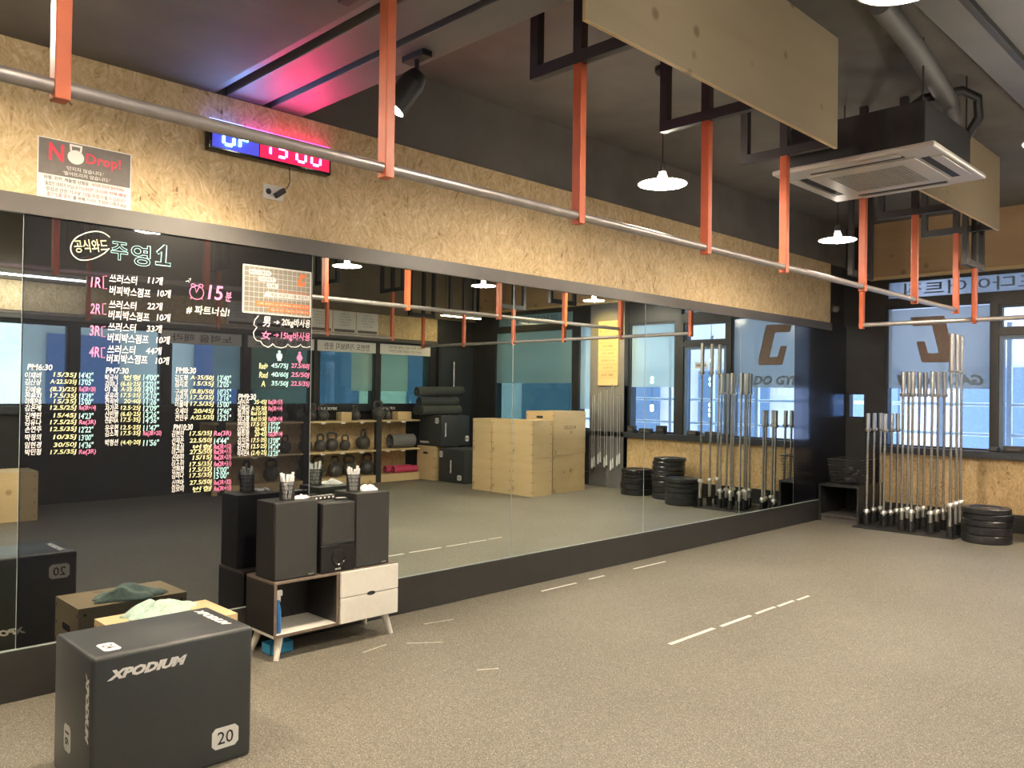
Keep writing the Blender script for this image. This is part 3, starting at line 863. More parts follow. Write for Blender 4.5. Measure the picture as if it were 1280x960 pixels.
tag(b.build('balcony_railing', M['ext_light'], smooth=SM), 'pale metal balcony railing outside the end windows', 'railing')
b = MB(); b.box(XE + 0.2, XE + 0.9, -6.5, 0.6, -0.8, -0.6)
struct(b.build('exterior', M['exterior']))
# ------------------------------------------------------------------ mirrors and the writing board
def mirror_panel(x0, x1, label):
    r = empty('wall_mirror', (x0, 0, 0.24))
    tag(r, label, 'mirror', 'mirror panels along the wall')
    MB().box(0.002, x1 - x0 - 0.002, -0.005, 0.028, 0.0, 2.01).build('mirror_glass', M['mirror'], r)
    MB().box(0, 0.002, -0.0055, 0.028, 0, 2.01).build('edge_strip', M['edge'], r)
    MB().box(x1 - x0 - 0.002, x1 - x0, -0.0055, 0.028, 0, 2.01).build('edge_strip', M['edge'], r)
mirror_panel(-2.58, 1.083, 'wall mirror panel below the warning sign, ending where the writing board starts')
mirror_panel(2.606, 4.303, 'wall mirror panel behind the speakers, starting at the writing board edge')
mirror_panel(4.305, 5.950, 'wall mirror panel in the middle, showing the pale wooden boxes')
mirror_panel(5.952, 7.60, 'wall mirror panel showing the stacks of black bumper plates')
mirror_panel(7.602, 8.793, 'wall mirror panel at the far end next to the glossy black corner')

board = empty('writing_board', (1.087, 0, 0.24))
tag(board, 'tall black glass writing board covered in coloured marker writing', 'blackboard')
MB().box(0, 1.516, -0.006, 0.028, 0, 2.01).build('board_glass', M['board'], board)
BY = -0.0085
def bpt(x, z): return Vector((x - 1.087, BY, z - 0.24))
CI = {'w': 0, 'y': 1, 'k': 2, 'c': 3, 'p': 4}
blocks = {}
def pen(block, key):
    m = blocks.setdefault(block, MB())
    m.cur = CI[key]
    return m
blk, starts = 'workout_list', {'15': 'time_limit', '男': 'weight_note', 'Rxd+': 'weight_chart'}
for s, x0, x1, z, h, c, sl in BOARD_TEXT:
    blk = starts.get(s, s if s.startswith('PM') else blk)
    xd = Vector((math.cos(sl), 0, math.sin(sl)))
    pen(blk, c).text(s, bpt((x0 + x1) / 2, z), xd, Z, w=x1 - x0, h=h, shear=0.12, offset=0.014, res=3)
# title in outline and its ring
def outline(body, cx, cz, wd, ht, ang=0.0, r=0.0045, mb=None):
    c = bpy.data.curves.new('t', 'FONT'); c.body = body; c.fill_mode = 'NONE'; c.bevel_depth = 0.012; c.bevel_resolution = 0; c.resolution_u = 3; c.offset = 0.02
    o = bpy.data.objects.new('t', c); COL.objects.link(o)
    me = bpy.data.meshes.new_from_object(o.evaluated_get(bpy.context.evaluated_depsgraph_get()))
    vs = [v.co.copy() for v in me.vertices]; fs = [tuple(p.vertices) for p in me.polygons]
    bpy.data.objects.remove(o); bpy.data.curves.remove(c); bpy.data.meshes.remove(me)
    xa, xb = min(v.x for v in vs), max(v.x for v in vs); ya, yb = min(v.y for v in vs), max(v.y for v in vs)
    sx, sz = wd / (xb - xa), ht / (yb - ya)
    mb.add([bpt(cx, cz) + X * ((v.x - (xa + xb) / 2) * sx) + Z * ((v.y - (ya + yb) / 2) * sz) + Y * (v.z * 0.02) for v in vs], fs)
outline('주', 1.508, 2.132, 0.082, 0.092, mb=pen('title', 'c'))
outline('영', 1.612, 2.123, 0.098, 0.108, mb=pen('title', 'c'))

xd = Vector((math.cos(0.17), 0, math.sin(0.17))); zd = Vector((-math.sin(0.17), 0, math.cos(0.17)))
pen('title', 'y').text('공식와드', bpt(1.376, 2.140), xd, zd, w=0.155, h=0.062, offset=0.008)
def stroke(key, pts, r=0.0024, closed=False, block='title'):
    pen(block, key).tube([bpt(x, z) for x, z in pts], r, 5, closed)
def smoothed(pts, it=2):
    for _ in range(it):
        q = [pts[0]]
        for a, c in zip(pts, pts[1:]):
            q += [(a[0] * .75 + c[0] * .25, a[1] * .75 + c[1] * .25), (a[0] * .25 + c[0] * .75, a[1] * .25 + c[1] * .75)]
        pts = q + [pts[-1]]
    return pts
stroke('c', [(1.690, 2.152), (1.728, 2.192), (1.742, 2.192), (1.738, 2.101), (1.763, 2.101), (1.763, 2.085), (1.686, 2.085), (1.686, 2.101), (1.713, 2.101), (1.716, 2.155), (1.700, 2.140)], 0.0028, True)
stroke('k', smoothed([(1.46, 2.194), (1.435, 2.212), (1.397, 2.216), (1.347, 2.199), (1.301, 2.167), (1.282, 2.128), (1.286, 2.092), (1.315, 2.065), (1.349, 2.064), (1.393, 2.08), (1.437, 2.111), (1.459, 2.138)]), 0.003)
for pts in ([(1.451, 2.0), (1.434, 1.998), (1.435, 1.937), (1.452, 1.938)], [(1.449, 1.863), (1.433, 1.861), (1.434, 1.81), (1.45, 1.811)],
            [(1.448, 1.75), (1.431, 1.748), (1.432, 1.699), (1.448, 1.7)], [(1.448, 1.645), (1.431, 1.644), (1.432, 1.596), (1.448, 1.597)]):
    stroke('p', pts, block='workout_list')
circ = lambda cx, cz, rx, rz, n=20: [(cx + rx * math.cos(2 * PI * i / n), cz + rz * math.sin(2 * PI * i / n)) for i in range(n)]
stroke('p', circ(1.905, 1.962, 0.038, 0.037), closed=True, block='time_limit')
stroke('p', circ(1.886, 1.997, 0.012, 0.010, 10), closed=True, block='time_limit')
stroke('p', circ(1.927, 1.999, 0.012, 0.010, 10), closed=True, block='time_limit')
stroke('p', [(1.897, 1.985), (1.903, 1.962), (1.916, 1.99)], block='time_limit')
stroke('p', [(1.884, 1.932), (1.872, 1.926), (1.876, 1.938)], block='time_limit'); stroke('p', [(1.926, 1.932), (1.938, 1.927), (1.933, 1.94)], block='time_limit')
stroke('w', [(1.846, 2.015), (1.858, 2.02), (1.864, 2.012)], block='time_limit'); stroke('w', [(1.862, 2.03), (1.872, 2.034), (1.868, 2.022)], block='time_limit')
cl = [(2.264, 1.866), (2.242, 1.841), (2.236, 1.813), (2.255, 1.8), (2.235, 1.77), (2.238, 1.742), (2.254, 1.724), (2.277, 1.722), (2.295, 1.701), (2.326, 1.69), (2.344, 1.701), (2.353, 1.711),
      (2.373, 1.695), (2.41, 1.69), (2.439, 1.7), (2.448, 1.714), (2.469, 1.699), (2.502, 1.699), (2.523, 1.707), (2.532, 1.717), (2.545, 1.703), (2.579, 1.7), (2.597, 1.708)]
stroke('w', cl, 0.0028, block='weight_note')
def figure(key, cx, zt, dress):
    g = pen('weight_chart', key)
    g.prism([(p[0], p[1]) for p in circ(0, 0, 0.0085, 0.0085, 12)], bpt(cx, zt - 0.009), X, Z, 0)
    if dress: poly = [(-0.010, -0.018), (0.010, -0.018), (0.021, -0.040), (0.015, -0.043), (0.012, -0.036), (0.016, -0.052), (0.007, -0.052), (0.006, -0.068), (0.001, -0.068), (0, -0.054), (-0.001, -0.068), (-0.006, -0.068), (-0.007, -0.052), (-0.016, -0.052), (-0.012, -0.036), (-0.015, -0.043), (-0.021, -0.040)]
    else: poly = [(-0.014, -0.018), (0.014, -0.018), (0.018, -0.024), (0.018, -0.045), (0.012, -0.046), (0.012, -0.060), (0.002, -0.060), (0, -0.047), (-0.002, -0.060), (-0.012, -0.060), (-0.012, -0.046), (-0.018, -0.045), (-0.018, -0.024)]
    g.prism(poly, bpt(cx, zt), X, Z, 0)
figure('c', 2.397, 1.676, False)
figure('p', 2.528, 1.675, True)
CM = [M['chalk_' + k] for k in 'wykcp']
for k, m in blocks.items():
    o = m.build('result_column' if k.startswith('PM') else k, CM, board)
    if k.startswith('PM'): o['label'] = 'column of names, loads and times headed ' + k

def sheet(name, label, cat, x0, x1, z0, z1, m, y=0.0, th=0.004, group=None, facing=-1):
    """flat sheet on a wall; facing -1: seen from -y, +1: seen from +y. returns (root, front point function, text x direction)"""
    r = empty(name, ((x0 + x1) / 2, y, z0))
    tag(r, label, cat, group)
    wd = x1 - x0
    MB().box(-wd / 2, wd / 2, -th if facing < 0 else 0, 0 if facing < 0 else th, 0, z1 - z0).build('paper', m, r)
    yy = (-th - 0.0012) if facing < 0 else th + 0.0012
    xd = X if facing < 0 else -X
    return r, (lambda u, v: Vector((wd * (u - 0.5) * (1 if facing < 0 else -1), yy, (z1 - z0) * v))), xd, wd, z1 - z0

# the RECORDS DON'T LIE poster on the board
r, P, xd, wd, ht = sheet('event_poster', 'grey grid poster with an orange letter mark stuck on the writing board', 'poster', 2.163, 2.597, 1.876, 2.148, simple('poster_grey', (0.27, 0.245, 0.20), 0.5, var=0.35, scale=3), -0.0065)
def rect(mb, P, u0, u1, v0, v1, dy=0.0):
    a, c = P(u0, v0), P(u1, v1)
    y = a.y + (-dy if a.y < 0 else dy)
    q = [Vector((a.x, y, a.z)), Vector((c.x, y, a.z)), Vector((c.x, y, c.z)), Vector((a.x, y, c.z))]
    mb.add(q, [(0, 1, 2, 3)])
g = MB()
for i in range(15): rect(g, P, 0.02 + i * 0.0685, 0.024 + i * 0.0685, 0.02, 0.98)
for i in range(10): rect(g, P, 0.02, 0.98, 0.03 + i * 0.104, 0.037 + i * 0.104)
for u0, u1, v0, v1 in ((0, 0.018, 0, 1), (0.982, 1, 0, 1), (0, 1, 0, 0.02), (0, 1, 0.98, 1)): rect(g, P, u0, u1, v0, v1, 0.0004)
g.build('white_grid', M['white'], r)
g = MB()
for u, v, w_, h_ in ((0.24, 0.86, 0.32, 0.105), (0.34, 0.735, 0.26, 0.105), (0.42, 0.61, 0.17, 0.105)):
    pts = []
    for i in range(24):
        t = 2 * PI * i / 24
        sx = (w_ / 2 - 0.035) * (1 if math.cos(t) > 0 else -1)
        pts.append(P(u + sx + 0.035 * math.cos(t), v + h_ / 2 * math.sin(t)) + Vector((0, -0.0008, 0)))
    g.add(pts, [tuple(range(24))])
g.add([P(a, c) + Vector((0, -0.0008, 0)) for a, c in ((0.29, 0.37), (0.97, 0.37), (0.97, 0.48), (0.33, 0.48))], [(0, 1, 2, 3)])
g.build('speech_label', M['white'], r)
g = MB()
for s, u, v, w_ in (('RECORDS', 0.24, 0.86, 0.27), ("DON'T", 0.34, 0.735, 0.19), ('LIE', 0.42, 0.61, 0.10)):
    g.text(s, P(u, v) + Vector((0, -0.0016, 0)), xd, Z, w=w_ * wd, h=0.017)
g.text('기록을 속일까? 나를 속일까?', P(0.65, 0.425) + Vector((0, -0.0016, 0)), xd, Z, w=0.60 * wd, h=0.022)
g.build('dark_lettering', M['print_black'], r)
g = MB()
g.prism([(p * 0.062, q * 0.072) for p, q in [(0.30, 1.0), (1.0, 1.0), (0.94, 0.74), (0.56, 0.74), (0.44, 0.26), (0.58, 0.26), (0.64, 0.44), (0.90, 0.44), (0.76, 0.0), (0.0, 0.0), (0.10, 0.4)]], P(0.78, 0.66) + Vector((0, -0.0012, 0)), xd, Z, 0)
g.text('RED CHALLENGE', P(0.73, 0.51) + Vector((0, -0.0012, 0)), xd, Z, w=0.42 * wd, h=0.014)
for u0, u1, v0, v1 in ((0.18, 0.98, 0.17, 0.27), (0.36, 0.98, 0.07, 0.14)): rect(g, P, u0, u1, v0, v1, 0.0006)
g.build('orange_print', M['print_orange'], r)
g = MB()
g.text('기록 측정의 날 함께해요 모두의 도전', P(0.58, 0.22) + Vector((0, -0.0016, 0)), xd, Z, w=0.74 * wd, h=0.014)
g.text('접수는 데스크에서', P(0.67, 0.105) + Vector((0, -0.0016, 0)), xd, Z, w=0.55 * wd, h=0.011)
g.build('white_lettering', M['white'], r)

# the No Drop! sign on the boards above
r, P, xd, wd, ht = sheet('warning_sign', 'grey and white warning sign with a kettlebell picture on the chipboard', 'sign', 1.134, 1.559, 2.343, 2.627, M['white'])
g = MB(); rect(g, P, 0.012, 0.988, 0.395, 0.985, 0.0003)
g.build('black_header', M['print_grey'], r)
g = MB()
D = Vector((0, -0.0008, 0))
g.text('N', P(0.19, 0.78) + D, xd, Z, w=0.155 * wd, h=0.083, offset=0.03)
g.text('Drop!', P(0.69, 0.75) + D, xd, Z, w=0.38 * wd, h=0.066, offset=0.02)
g.text('바닥에 던지지 말아주세요', P(0.745, 0.34) + D, xd, Z, w=0.35 * wd, h=0.020)
g.text('던지면 수리비 전액 배상', P(0.70, 0.245) + D, xd, Z, w=0.50 * wd, h=0.020)
g.text('다칠 위험', P(0.56, 0.15) + D, xd, Z, w=0.17 * wd, h=0.020)
g.text('층간소음 방지', P(0.22, 0.065) + D, xd, Z, w=0.24 * wd, h=0.020)
g.build('red_lettering', M['print_red'], r)
g = MB()
g.text("'던지지 않습니다.'", P(0.49, 0.55) + D, xd, Z, w=0.40 * wd, h=0.019)
g.text("'떨어뜨리지 않습니다.'", P(0.51, 0.46) + D, xd, Z, w=0.50 * wd, h=0.019)
kc = P(0.39, 0.755) + D
pts = [kc + X * (0.037 * math.cos(2 * PI * i / 24)) + Z * (0.034 * math.sin(2 * PI * i / 24)) for i in range(24)]
g.add(pts, [tuple(range(24))])
hk = [(-0.026, 0.026), (-0.029, 0.060), (0.029, 0.060), (0.026, 0.026), (0.017, 0.030), (0.019, 0.050), (-0.019, 0.050), (-0.017, 0.030)]
g.prism([hk[i] for i in (0, 1, 6, 7)], kc + D * 0.2, X, Z, 0); g.prism([hk[i] for i in (1, 2, 5, 6)], kc + D * 0.2, X, Z, 0); g.prism([hk[i] for i in (2, 3, 4, 5)], kc + D * 0.2, X, Z, 0)
g.build('white_print', M['white'], r)
g = MB()
g.text('바벨, 원판, 케틀벨 덤벨을', P(0.30, 0.34) + D, xd, Z, w=0.46 * wd, h=0.020)
g.text('들었던 의자가 아닙니다', P(0.26, 0.245) + D, xd, Z, w=0.36 * wd, h=0.020)
g.text('무심코 던진 기구로', P(0.27, 0.15) + D, xd, Z, w=0.36 * wd, h=0.020); g.text('이 될 수 있습니다', P(0.80, 0.15) + D, xd, Z, w=0.28 * wd, h=0.020)
g.text('를 위해 기구는 조심히 다뤄주세요', P(0.66, 0.065) + D, xd, Z, w=0.58 * wd, h=0.020)
g.build('dark_lettering', M['print_black'], r)

# ------------------------------------------------------------------ LED timer, outlet
r = empty('led_timer', (2.338, 0.0, 2.745))
tag(r, 'long black LED timer with blue and red digits on the chipboard', 'timer')
tl = Matrix.Rotation(math.radians(6), 4, 'X')
b = MB(); b.rbox(-0.402, 0.352, -0.060, 0.0, -0.013, 0.152, 0.008); b.build('case', M['gloss_black'], r, SM)
b = MB(); b.box(-0.385, -0.116, -0.062, -0.0605, 0.002, 0.140); b.build('blue_filter', M['filter_blue'], r)
b = MB(); b.box(-0.110, 0.338, -0.062, -0.0605, 0.002, 0.140); b.build('red_filter', M['filter_red'], r)
def seg7(mb, cx, cz, w_, h_, on, t=0.011):
    hh = h_ / 2
    S = {'a': (-w_ / 2 + t, w_ / 2 - t, hh - t / 2, hh + t / 2), 'd': (-w_ / 2 + t, w_ / 2 - t, -hh - t / 2, -hh + t / 2), 'g': (-w_ / 2 + t, w_ / 2 - t, -t / 2, t / 2),
         'f': (-w_ / 2 - t / 2, -w_ / 2 + t / 2, t * .6, hh - t * .6), 'b': (w_ / 2 - t / 2, w_ / 2 + t / 2, t * .6, hh - t * .6),
         'e': (-w_ / 2 - t / 2, -w_ / 2 + t / 2, -hh + t * .6, -t * .6), 'c': (w_ / 2 - t / 2, w_ / 2 + t / 2, -hh + t * .6, -t * .6)}
    for k in on:
        a0, a1, c0, c1 = S[k]
        mb.box(cx + a0, cx + a1, -0.0645, -0.0622, cz + c0, cz + c1)
ZC = 0.074
for nm, xx, on in (('blue', -0.293, 'bcdef'), ('blue', -0.200, 'abefg'), ('red', -0.075, 'bc'), ('red', 0.025, 'abcdg'), ('red', 0.149, 'abcdef'), ('red', 0.246, 'abcdef')):
    b = MB(); seg7(b, xx, ZC, 0.058, 0.094, on); b.build(nm + '_digit', M['led_' + nm], r)
for nm, a0, a1 in (('blue', -0.395, -0.20), ('purple', -0.19, -0.02), ('red', -0.01, 0.345)):
    b = MB(); b.box(a0, a1, -0.048, -0.028, 0.1525, 0.156); b.build(nm + '_added_glow', M['strip_' + nm], r)  # added emitters hidden on the case top, tinting beams and chipboard

r = empty('power_outlet', (2.342, 0, 2.535))
tag(r, 'white double power outlet on the chipboard below the LED timer', 'outlet')
b = MB(); b.rbox(-0.063, 0.063, -0.010, 0.0, 0, 0.085, 0.004); b.build('cover_plate', M['plate_white'], r, SM)
b = MB()
b.lathe([(0.0, -0.0102), (0.017, -0.0102), (0.017, -0.0115), (0.0, -0.0115)], (-0.030, 0, 0.043), 18, 'Y')
b.build('socket', M['print_black'], r, SM)
r2 = empty('plug_adapter', (2.372, -0.0125, 2.575))
tag(r2, 'small black plug adapter with a cable running up to the LED timer', 'adapter')
mt = Matrix.Rotation(math.radians(-38), 4, 'Y')
b = MB(); b.box(-0.034, 0.034, -0.034, 0.0, -0.015, 0.015, mt); b.build('adapter_body', M['wire'], r2, bevel=0.004)
b = MB(); b.tube([(0.028, -0.02, 0.024), (0.045, -0.022, 0.040), (0.060, -0.022, 0.075), (0.062, -0.015, 0.120), (0.060, -0.014, 0.168)], 0.003, 6)
b.build('cable', M['wire'], r2, SM)

# ------------------------------------------------------------------ foam and wooden jump boxes
def octagon(w_, h_, c=0.18):
    a, d, k = w_ / 2, h_ / 2, min(w_, h_) * c
    return [(-a + k, -d), (a - k, -d), (a, -d + k), (a, d - k), (a - k, d), (-a + k, d), (-a, d - k), (-a, -d + k)]
def foam_box(label, loc, rz, sx, sy, sz, faces, group=None):
    """faces: list of (origin, xdir, ydir, text, size, kind) in local coords"""
    r = empty('foam_jump_box', loc, rz)
    tag(r, label, 'jump box', group)
    b = MB(); b.rbox(-sx / 2, sx / 2, -sy / 2, sy / 2, 0, sz, 0.016, 3)
    b.build('vinyl_cover', M['foam'], r, SM)
    for o, xd, yd, s, (w_, h_), kind in faces:
        o, xd, yd = Vector(o), Vector(xd), Vector(yd)
        n = xd.cross(yd)
        if kind == 'logo':
            MB().text(s, o + n * 0.0012, xd, yd, w=w_, h=h_, shear=0.32, offset=0.06).build('logo_print', M['white'], r)
        else:
            p = MB().prism(octagon(w_, h_), o + n * 0.0012, xd, yd, 0).build('number_label', M['white'], r)
            MB().text(s, o + n * 0.0022, xd, yd, h=h_ * 0.60, offset=0.006).build('number', M['print_black'], p)
    return r
fx, fy, fz = 0.60, 0.41, 0.508
fb = foam_box('large charcoal foam jump box marked 20 in front of the low wooden box', (1.303, -1.053, 0), 0.0, fx, fy, fz, [
    ((-0.109, -fy / 2, 0.436), X, Z, 'XPODIUM', (0.285, 0.036), 'logo'),
    ((0.190, -fy / 2, 0.100), X, Z, '20', (0.108, 0.082), 'label'),
    ((-fx / 2, -0.165, 0.325), -Z, -Y, 'XPODIUM', (0.245, 0.034), 'logo'),
    ((-fx / 2, 0.040, 0.160), -Z, -Y, '16', (0.100, 0.075), 'label'),
    ((-0.212, -0.105, fz), -Y, X, '24', (0.105, 0.060), 'label'),
    ((0.235, 0.022, fz), -Y, X, 'XPODIUM', (0.285, 0.036), 'logo'),
    ((0.0 - 0.10, fy / 2, 0.10), -X, Z, 'XPODIUM', (0.285, 0.036), 'logo'),
    ((0.205, fy / 2, 0.40), -X, Z, '20', (0.108, 0.082), 'label')])

def wood_box(label, loc, rz, sx, sy, sz, group=None, hole=None, screws='x', stencil=None):
    """pine jump box: four sides, lid, hand hole, screw heads"""
    r = empty('wooden_jump_box', loc, rz)
    tag(r, label, 'jump box', group)
    t = 0.018
    b = MB()
    MB().box(-sx / 2, -sx / 2 + t, -sy / 2, sy / 2, 0, sz).build('end_panel', M['ply'], r)
    MB().box(sx / 2 - t, sx / 2, -sy / 2, sy / 2, 0, sz).build('end_panel', M['ply'], r)
    MB().box(-sx / 2 + t, sx / 2 - t, -sy / 2, -sy / 2 + t, 0, sz).build('side_panel', M['ply'], r)
    MB().box(-sx / 2 + t, sx / 2 - t, sy / 2 - t, sy / 2, 0, sz).build('side_panel', M['ply'], r)
    b = MB(); b.box(-sx / 2 + t, sx / 2 - t, -sy / 2 + t, sy / 2 - t, sz - t, sz - 0.0005); b.build('lid', M['ply'], r)
    b = MB()
    for s in (-1, 1):
        for k in range(4):
            z = sz * (0.1 + 0.8 * k / 3)
            b.cyl((-sx / 2 - 0.0008, s * (sy / 2 - 0.02), z), (-sx / 2 + 0.002, s * (sy / 2 - 0.02), z), 0.0085, n=8)
            b.cyl((s * (sx / 2 - 0.03), -sy / 2 - 0.0008, z), (s * (sx / 2 - 0.03), -sy / 2 + 0.002, z), 0.0075, n=8)
            b.cyl((s * (sx / 2 - 0.03), sy / 2 - 0.002, z), (s * (sx / 2 - 0.03), sy / 2 + 0.0008, z), 0.0075, n=8)
    b.build('screw_heads', M['cab_edge'], r)
    if hole:
        b = MB()
        face, hz = hole
        pts = []
        for i in range(20):
            a = 2 * PI * i / 20
            pts.append(((0.045 if math.cos(a) > 0 else -0.045) + 0.018 * math.cos(a), 0.018 * math.sin(a)))
        if face == '-x': b.prism(pts, (-sx / 2 - 0.001, 0, hz), -Y, Z, 0.004)
        if face == '+y': b.prism(pts, (0, sy / 2 + 0.001, hz), -X, Z, 0.004)
        if face == '+x': b.prism(pts, (sx / 2 + 0.001, 0, hz), Y, Z, 0.004)
        b.build('hand_hole', M['print_black'], r)
    if stencil:
        b = MB(); b.text(stencil, (0, sy / 2 + 0.0012, sz * 0.62), -X, Z, w=0.28, h=0.055, offset=0.01)
        b.build('stencil_print', M['cab_edge'], r)
    return r
wood_box('low wooden jump box behind the charcoal foam box, by the skirting', (1.657, -0.300, 0), 0.0, 0.545, 0.36, 0.345, hole=('-x', 0.22))

def crumple(name, label, loc, rz, sx, sy, h, m, seed, cat='cloth', group=None, n=22):
    rnd = random.Random(seed)
    ph = [rnd.uniform(0, 6.3) for _ in range(8)]
    vs, fs = [], []
    top, bot = [], []
    for i in range(n + 1):
        for j in range(n + 1):
            u, v = i / n * 2 - 1, j / n * 2 - 1
            r_ = math.sqrt(u * u + v * v) or 1e-6
            q = max(abs(u), abs(v)) / r_
            a, c = u * q, v * q
            edge = 1 + 0.10 * math.sin(5 * math.atan2(v, u) + ph[0]) + 0.05 * math.sin(9 * math.atan2(v, u) + ph[1])
            x, y = a * sx / 2 * edge, c * sy / 2 * edge
            rr = min(1.0, max(abs(u), abs(v)))
            fold = 0.62 + 0.20 * math.sin(4.2 * u + 2 * v + ph[2]) + 0.14 * math.sin(6 * v - 3 * u + ph[3]) + 0.06 * math.sin(11 * u + ph[4])
            z = h * (1 - rr ** 2.6) * max(0.15, fold) + 0.004
            vs.append((x, y, z))
    m2 = n + 1
    for i in range(n):
        for j in range(n):
            fs.append((i * m2 + j, (i + 1) * m2 + j, (i + 1) * m2 + j + 1, i * m2 + j + 1))
    L = len(vs)
    vs += [(x, y, 0.0) for x, y, z in vs]
    fs += [tuple(L + k for k in reversed(f)) for f in list(fs)]
    rim = [i * m2 for i in range(m2)] + [n * m2 + j for j in range(1, m2)] + [i * m2 + n for i in range(n - 1, -1, -1)] + [j for j in range(n - 1, 0, -1)]
    for a, c in zip(rim, rim[1:] + rim[:1]):
        fs.append((a, a + L, c + L, c))
    o = MB().add(vs, fs).build(name, m, None, math.radians(70), loc, rz)
    return tag(o, label, cat, group)
crumple('cleaning_cloth', 'crumpled mint green cloth lying on the low wooden box', (1.66, -0.21, 0.345), 0.15, 0.36, 0.20, 0.075, M['cloth_mint'], 3)

# ------------------------------------------------------------------ cabinet, speakers and what stands on them
r = empty('media_cabinet', (2.615, -0.175, 0))
tag(r, 'low dark cabinet with two white drawers on white splayed legs', 'cabinet')
cx0, cx1, cy0, cy1, cz0, cz1, t = -0.405, 0.405, -0.155, 0.155, 0.125, 0.425, 0.016
b = MB()
b.box(cx0, cx1, cy0, cy1, cz1 - t, cz1)
b.build('top_panel', M['cab_edge'], r, bevel=0.003)
b = MB(); b.box(cx0, cx1, cy0, cy1, cz0, cz0 + t); b.build('bottom_panel', M['cab_white'], r, bevel=0.002)
for xx in (cx0, cx1 - t): MB().box(xx, xx + t, cy0 + 0.003, cy1, cz0 + t, cz1 - t).build('side_panel', M['cab_dark'], r)
b = MB(); b.box(-0.018, -0.002, cy0 + 0.003, cy1, cz0 + t, cz1 - t); b.build('divider', M['cab_dark'], r)
b = MB(); b.box(cx0 + t, cx1 - t, cy1 - 0.006, cy1, cz0 + t, cz1 - t); b.build('back_panel', M['cab_dark'], r)
b = MB()
for xx in (cx0, cx1 - t, -0.018):
    b.box(xx, xx + t, cy0, cy0 + 0.003, cz0 + t, cz1 - t)
b.box(cx0, cx1, cy0 - 0.0005, cy0 + 0.002, cz0, cz0 + t)
b.build('edge_banding', M['cab_edge'], r)
for z0, z1, hz in ((0.277, 0.421, 0.279), (0.131, 0.273, None)):
    b = MB(); b.box(0.0, 0.400, cy0 - 0.016, cy0 - 0.001, z0, z1)
    d = b.build('drawer', M['cab_white'], r, bevel=0.003)
    if hz:
        g = MB(); g.prism([(0.030 * math.cos(a), 0.012 * math.sin(a)) for a in [2 * PI * i / 16 for i in range(16)]], (0.205, cy0 - 0.0168, 0.276), X, Z, 0)
        g.build('finger_hole', M['print_black'], d)
for sx in (-1, 1):
    for sy in (-1, 1):
        b = MB(); b.cyl((sx * 0.345, sy * 0.105, 0.125), (sx * 0.378, sy * 0.135, 0.0), 0.024, 0.014, 16)
        b.build('leg', M['cab_white'], r, SM)

def speaker(name, label, x0, x1, y0, y1, z0, z1, port=False):
    r = empty(name, ((x0 + x1) / 2, (y0 + y1) / 2, z0))
    tag(r, label, 'speaker')
    w_, d_, h_ = x1 - x0, y1 - y0, z1 - z0
    b = MB(); b.box(-w_ / 2, w_ / 2, -d_ / 2 + 0.012, d_ / 2, 0, h_); b.build('housing', M['speaker_wood'], r, bevel=0.005)
    if not port:
        b = MB(); b.box(-w_ / 2 + 0.002, w_ / 2 - 0.002, -d_ / 2, -d_ / 2 + 0.011, 0.002, h_ - 0.002); b.build('front_grille', M['speaker_cloth'], r, bevel=0.005)
        b = MB(); b.box(w_ / 2 - 0.055, w_ / 2 - 0.022, -d_ / 2 - 0.0012, -d_ / 2, 0.012, 0.019); b.build('badge', M['chrome'], r)
    else:
        b = MB(); b.box(-w_ / 2 + 0.002, w_ / 2 - 0.002, -d_ / 2 - 0.004, -d_ / 2 + 0.011, h_ * 0.40, h_ - 0.002); b.build('front_grille', M['speaker_cloth'], r, bevel=0.006)
        b = MB(); b.box(-w_ / 2, w_ / 2, -d_ / 2, -d_ / 2 + 0.011, 0, h_ * 0.395); b.build('lower_baffle', M['gloss_black'], r, bevel=0.002)
        b = MB(); b.lathe([(0.049, -0.001), (0.047, -0.007), (0.041, -0.007), (0.036, -0.0015), (0.034, -0.0005)], (0.005, -d_ / 2, h_ * 0.205), 28, 'Y')
        b.build('port_ring', M['gloss_black'], r, SM)
        b = MB(); b.lathe([(0.0, -0.0008), (0.036, -0.0008)], (0.005, -d_ / 2, h_ * 0.205), 28, 'Y'); b.build('port_opening', M['print_black'], r)
        b = MB(); b.text('BRITZ', (0.0, -d_ / 2 - 0.001, 0.018), X, Z, w=0.036, h=0.008, offset=0.02); b.build('badge', M['white'], r)
    return r
speaker('floor_speaker', 'tall black speaker above the open cabinet bay, under the cup of thick markers', 2.214, 2.474, -0.320, -0.115, 0.4255, 0.845)
speaker('subwoofer', 'black subwoofer with a round port between the two tall speakers', 2.497, 2.714, -0.325, -0.085, 0.4255, 0.818, True)
speaker('floor_speaker', 'tall black speaker above the white drawers, carrying a cup and folded towel', 2.724, 2.964, -0.320, -0.09, 0.4255, 0.856)

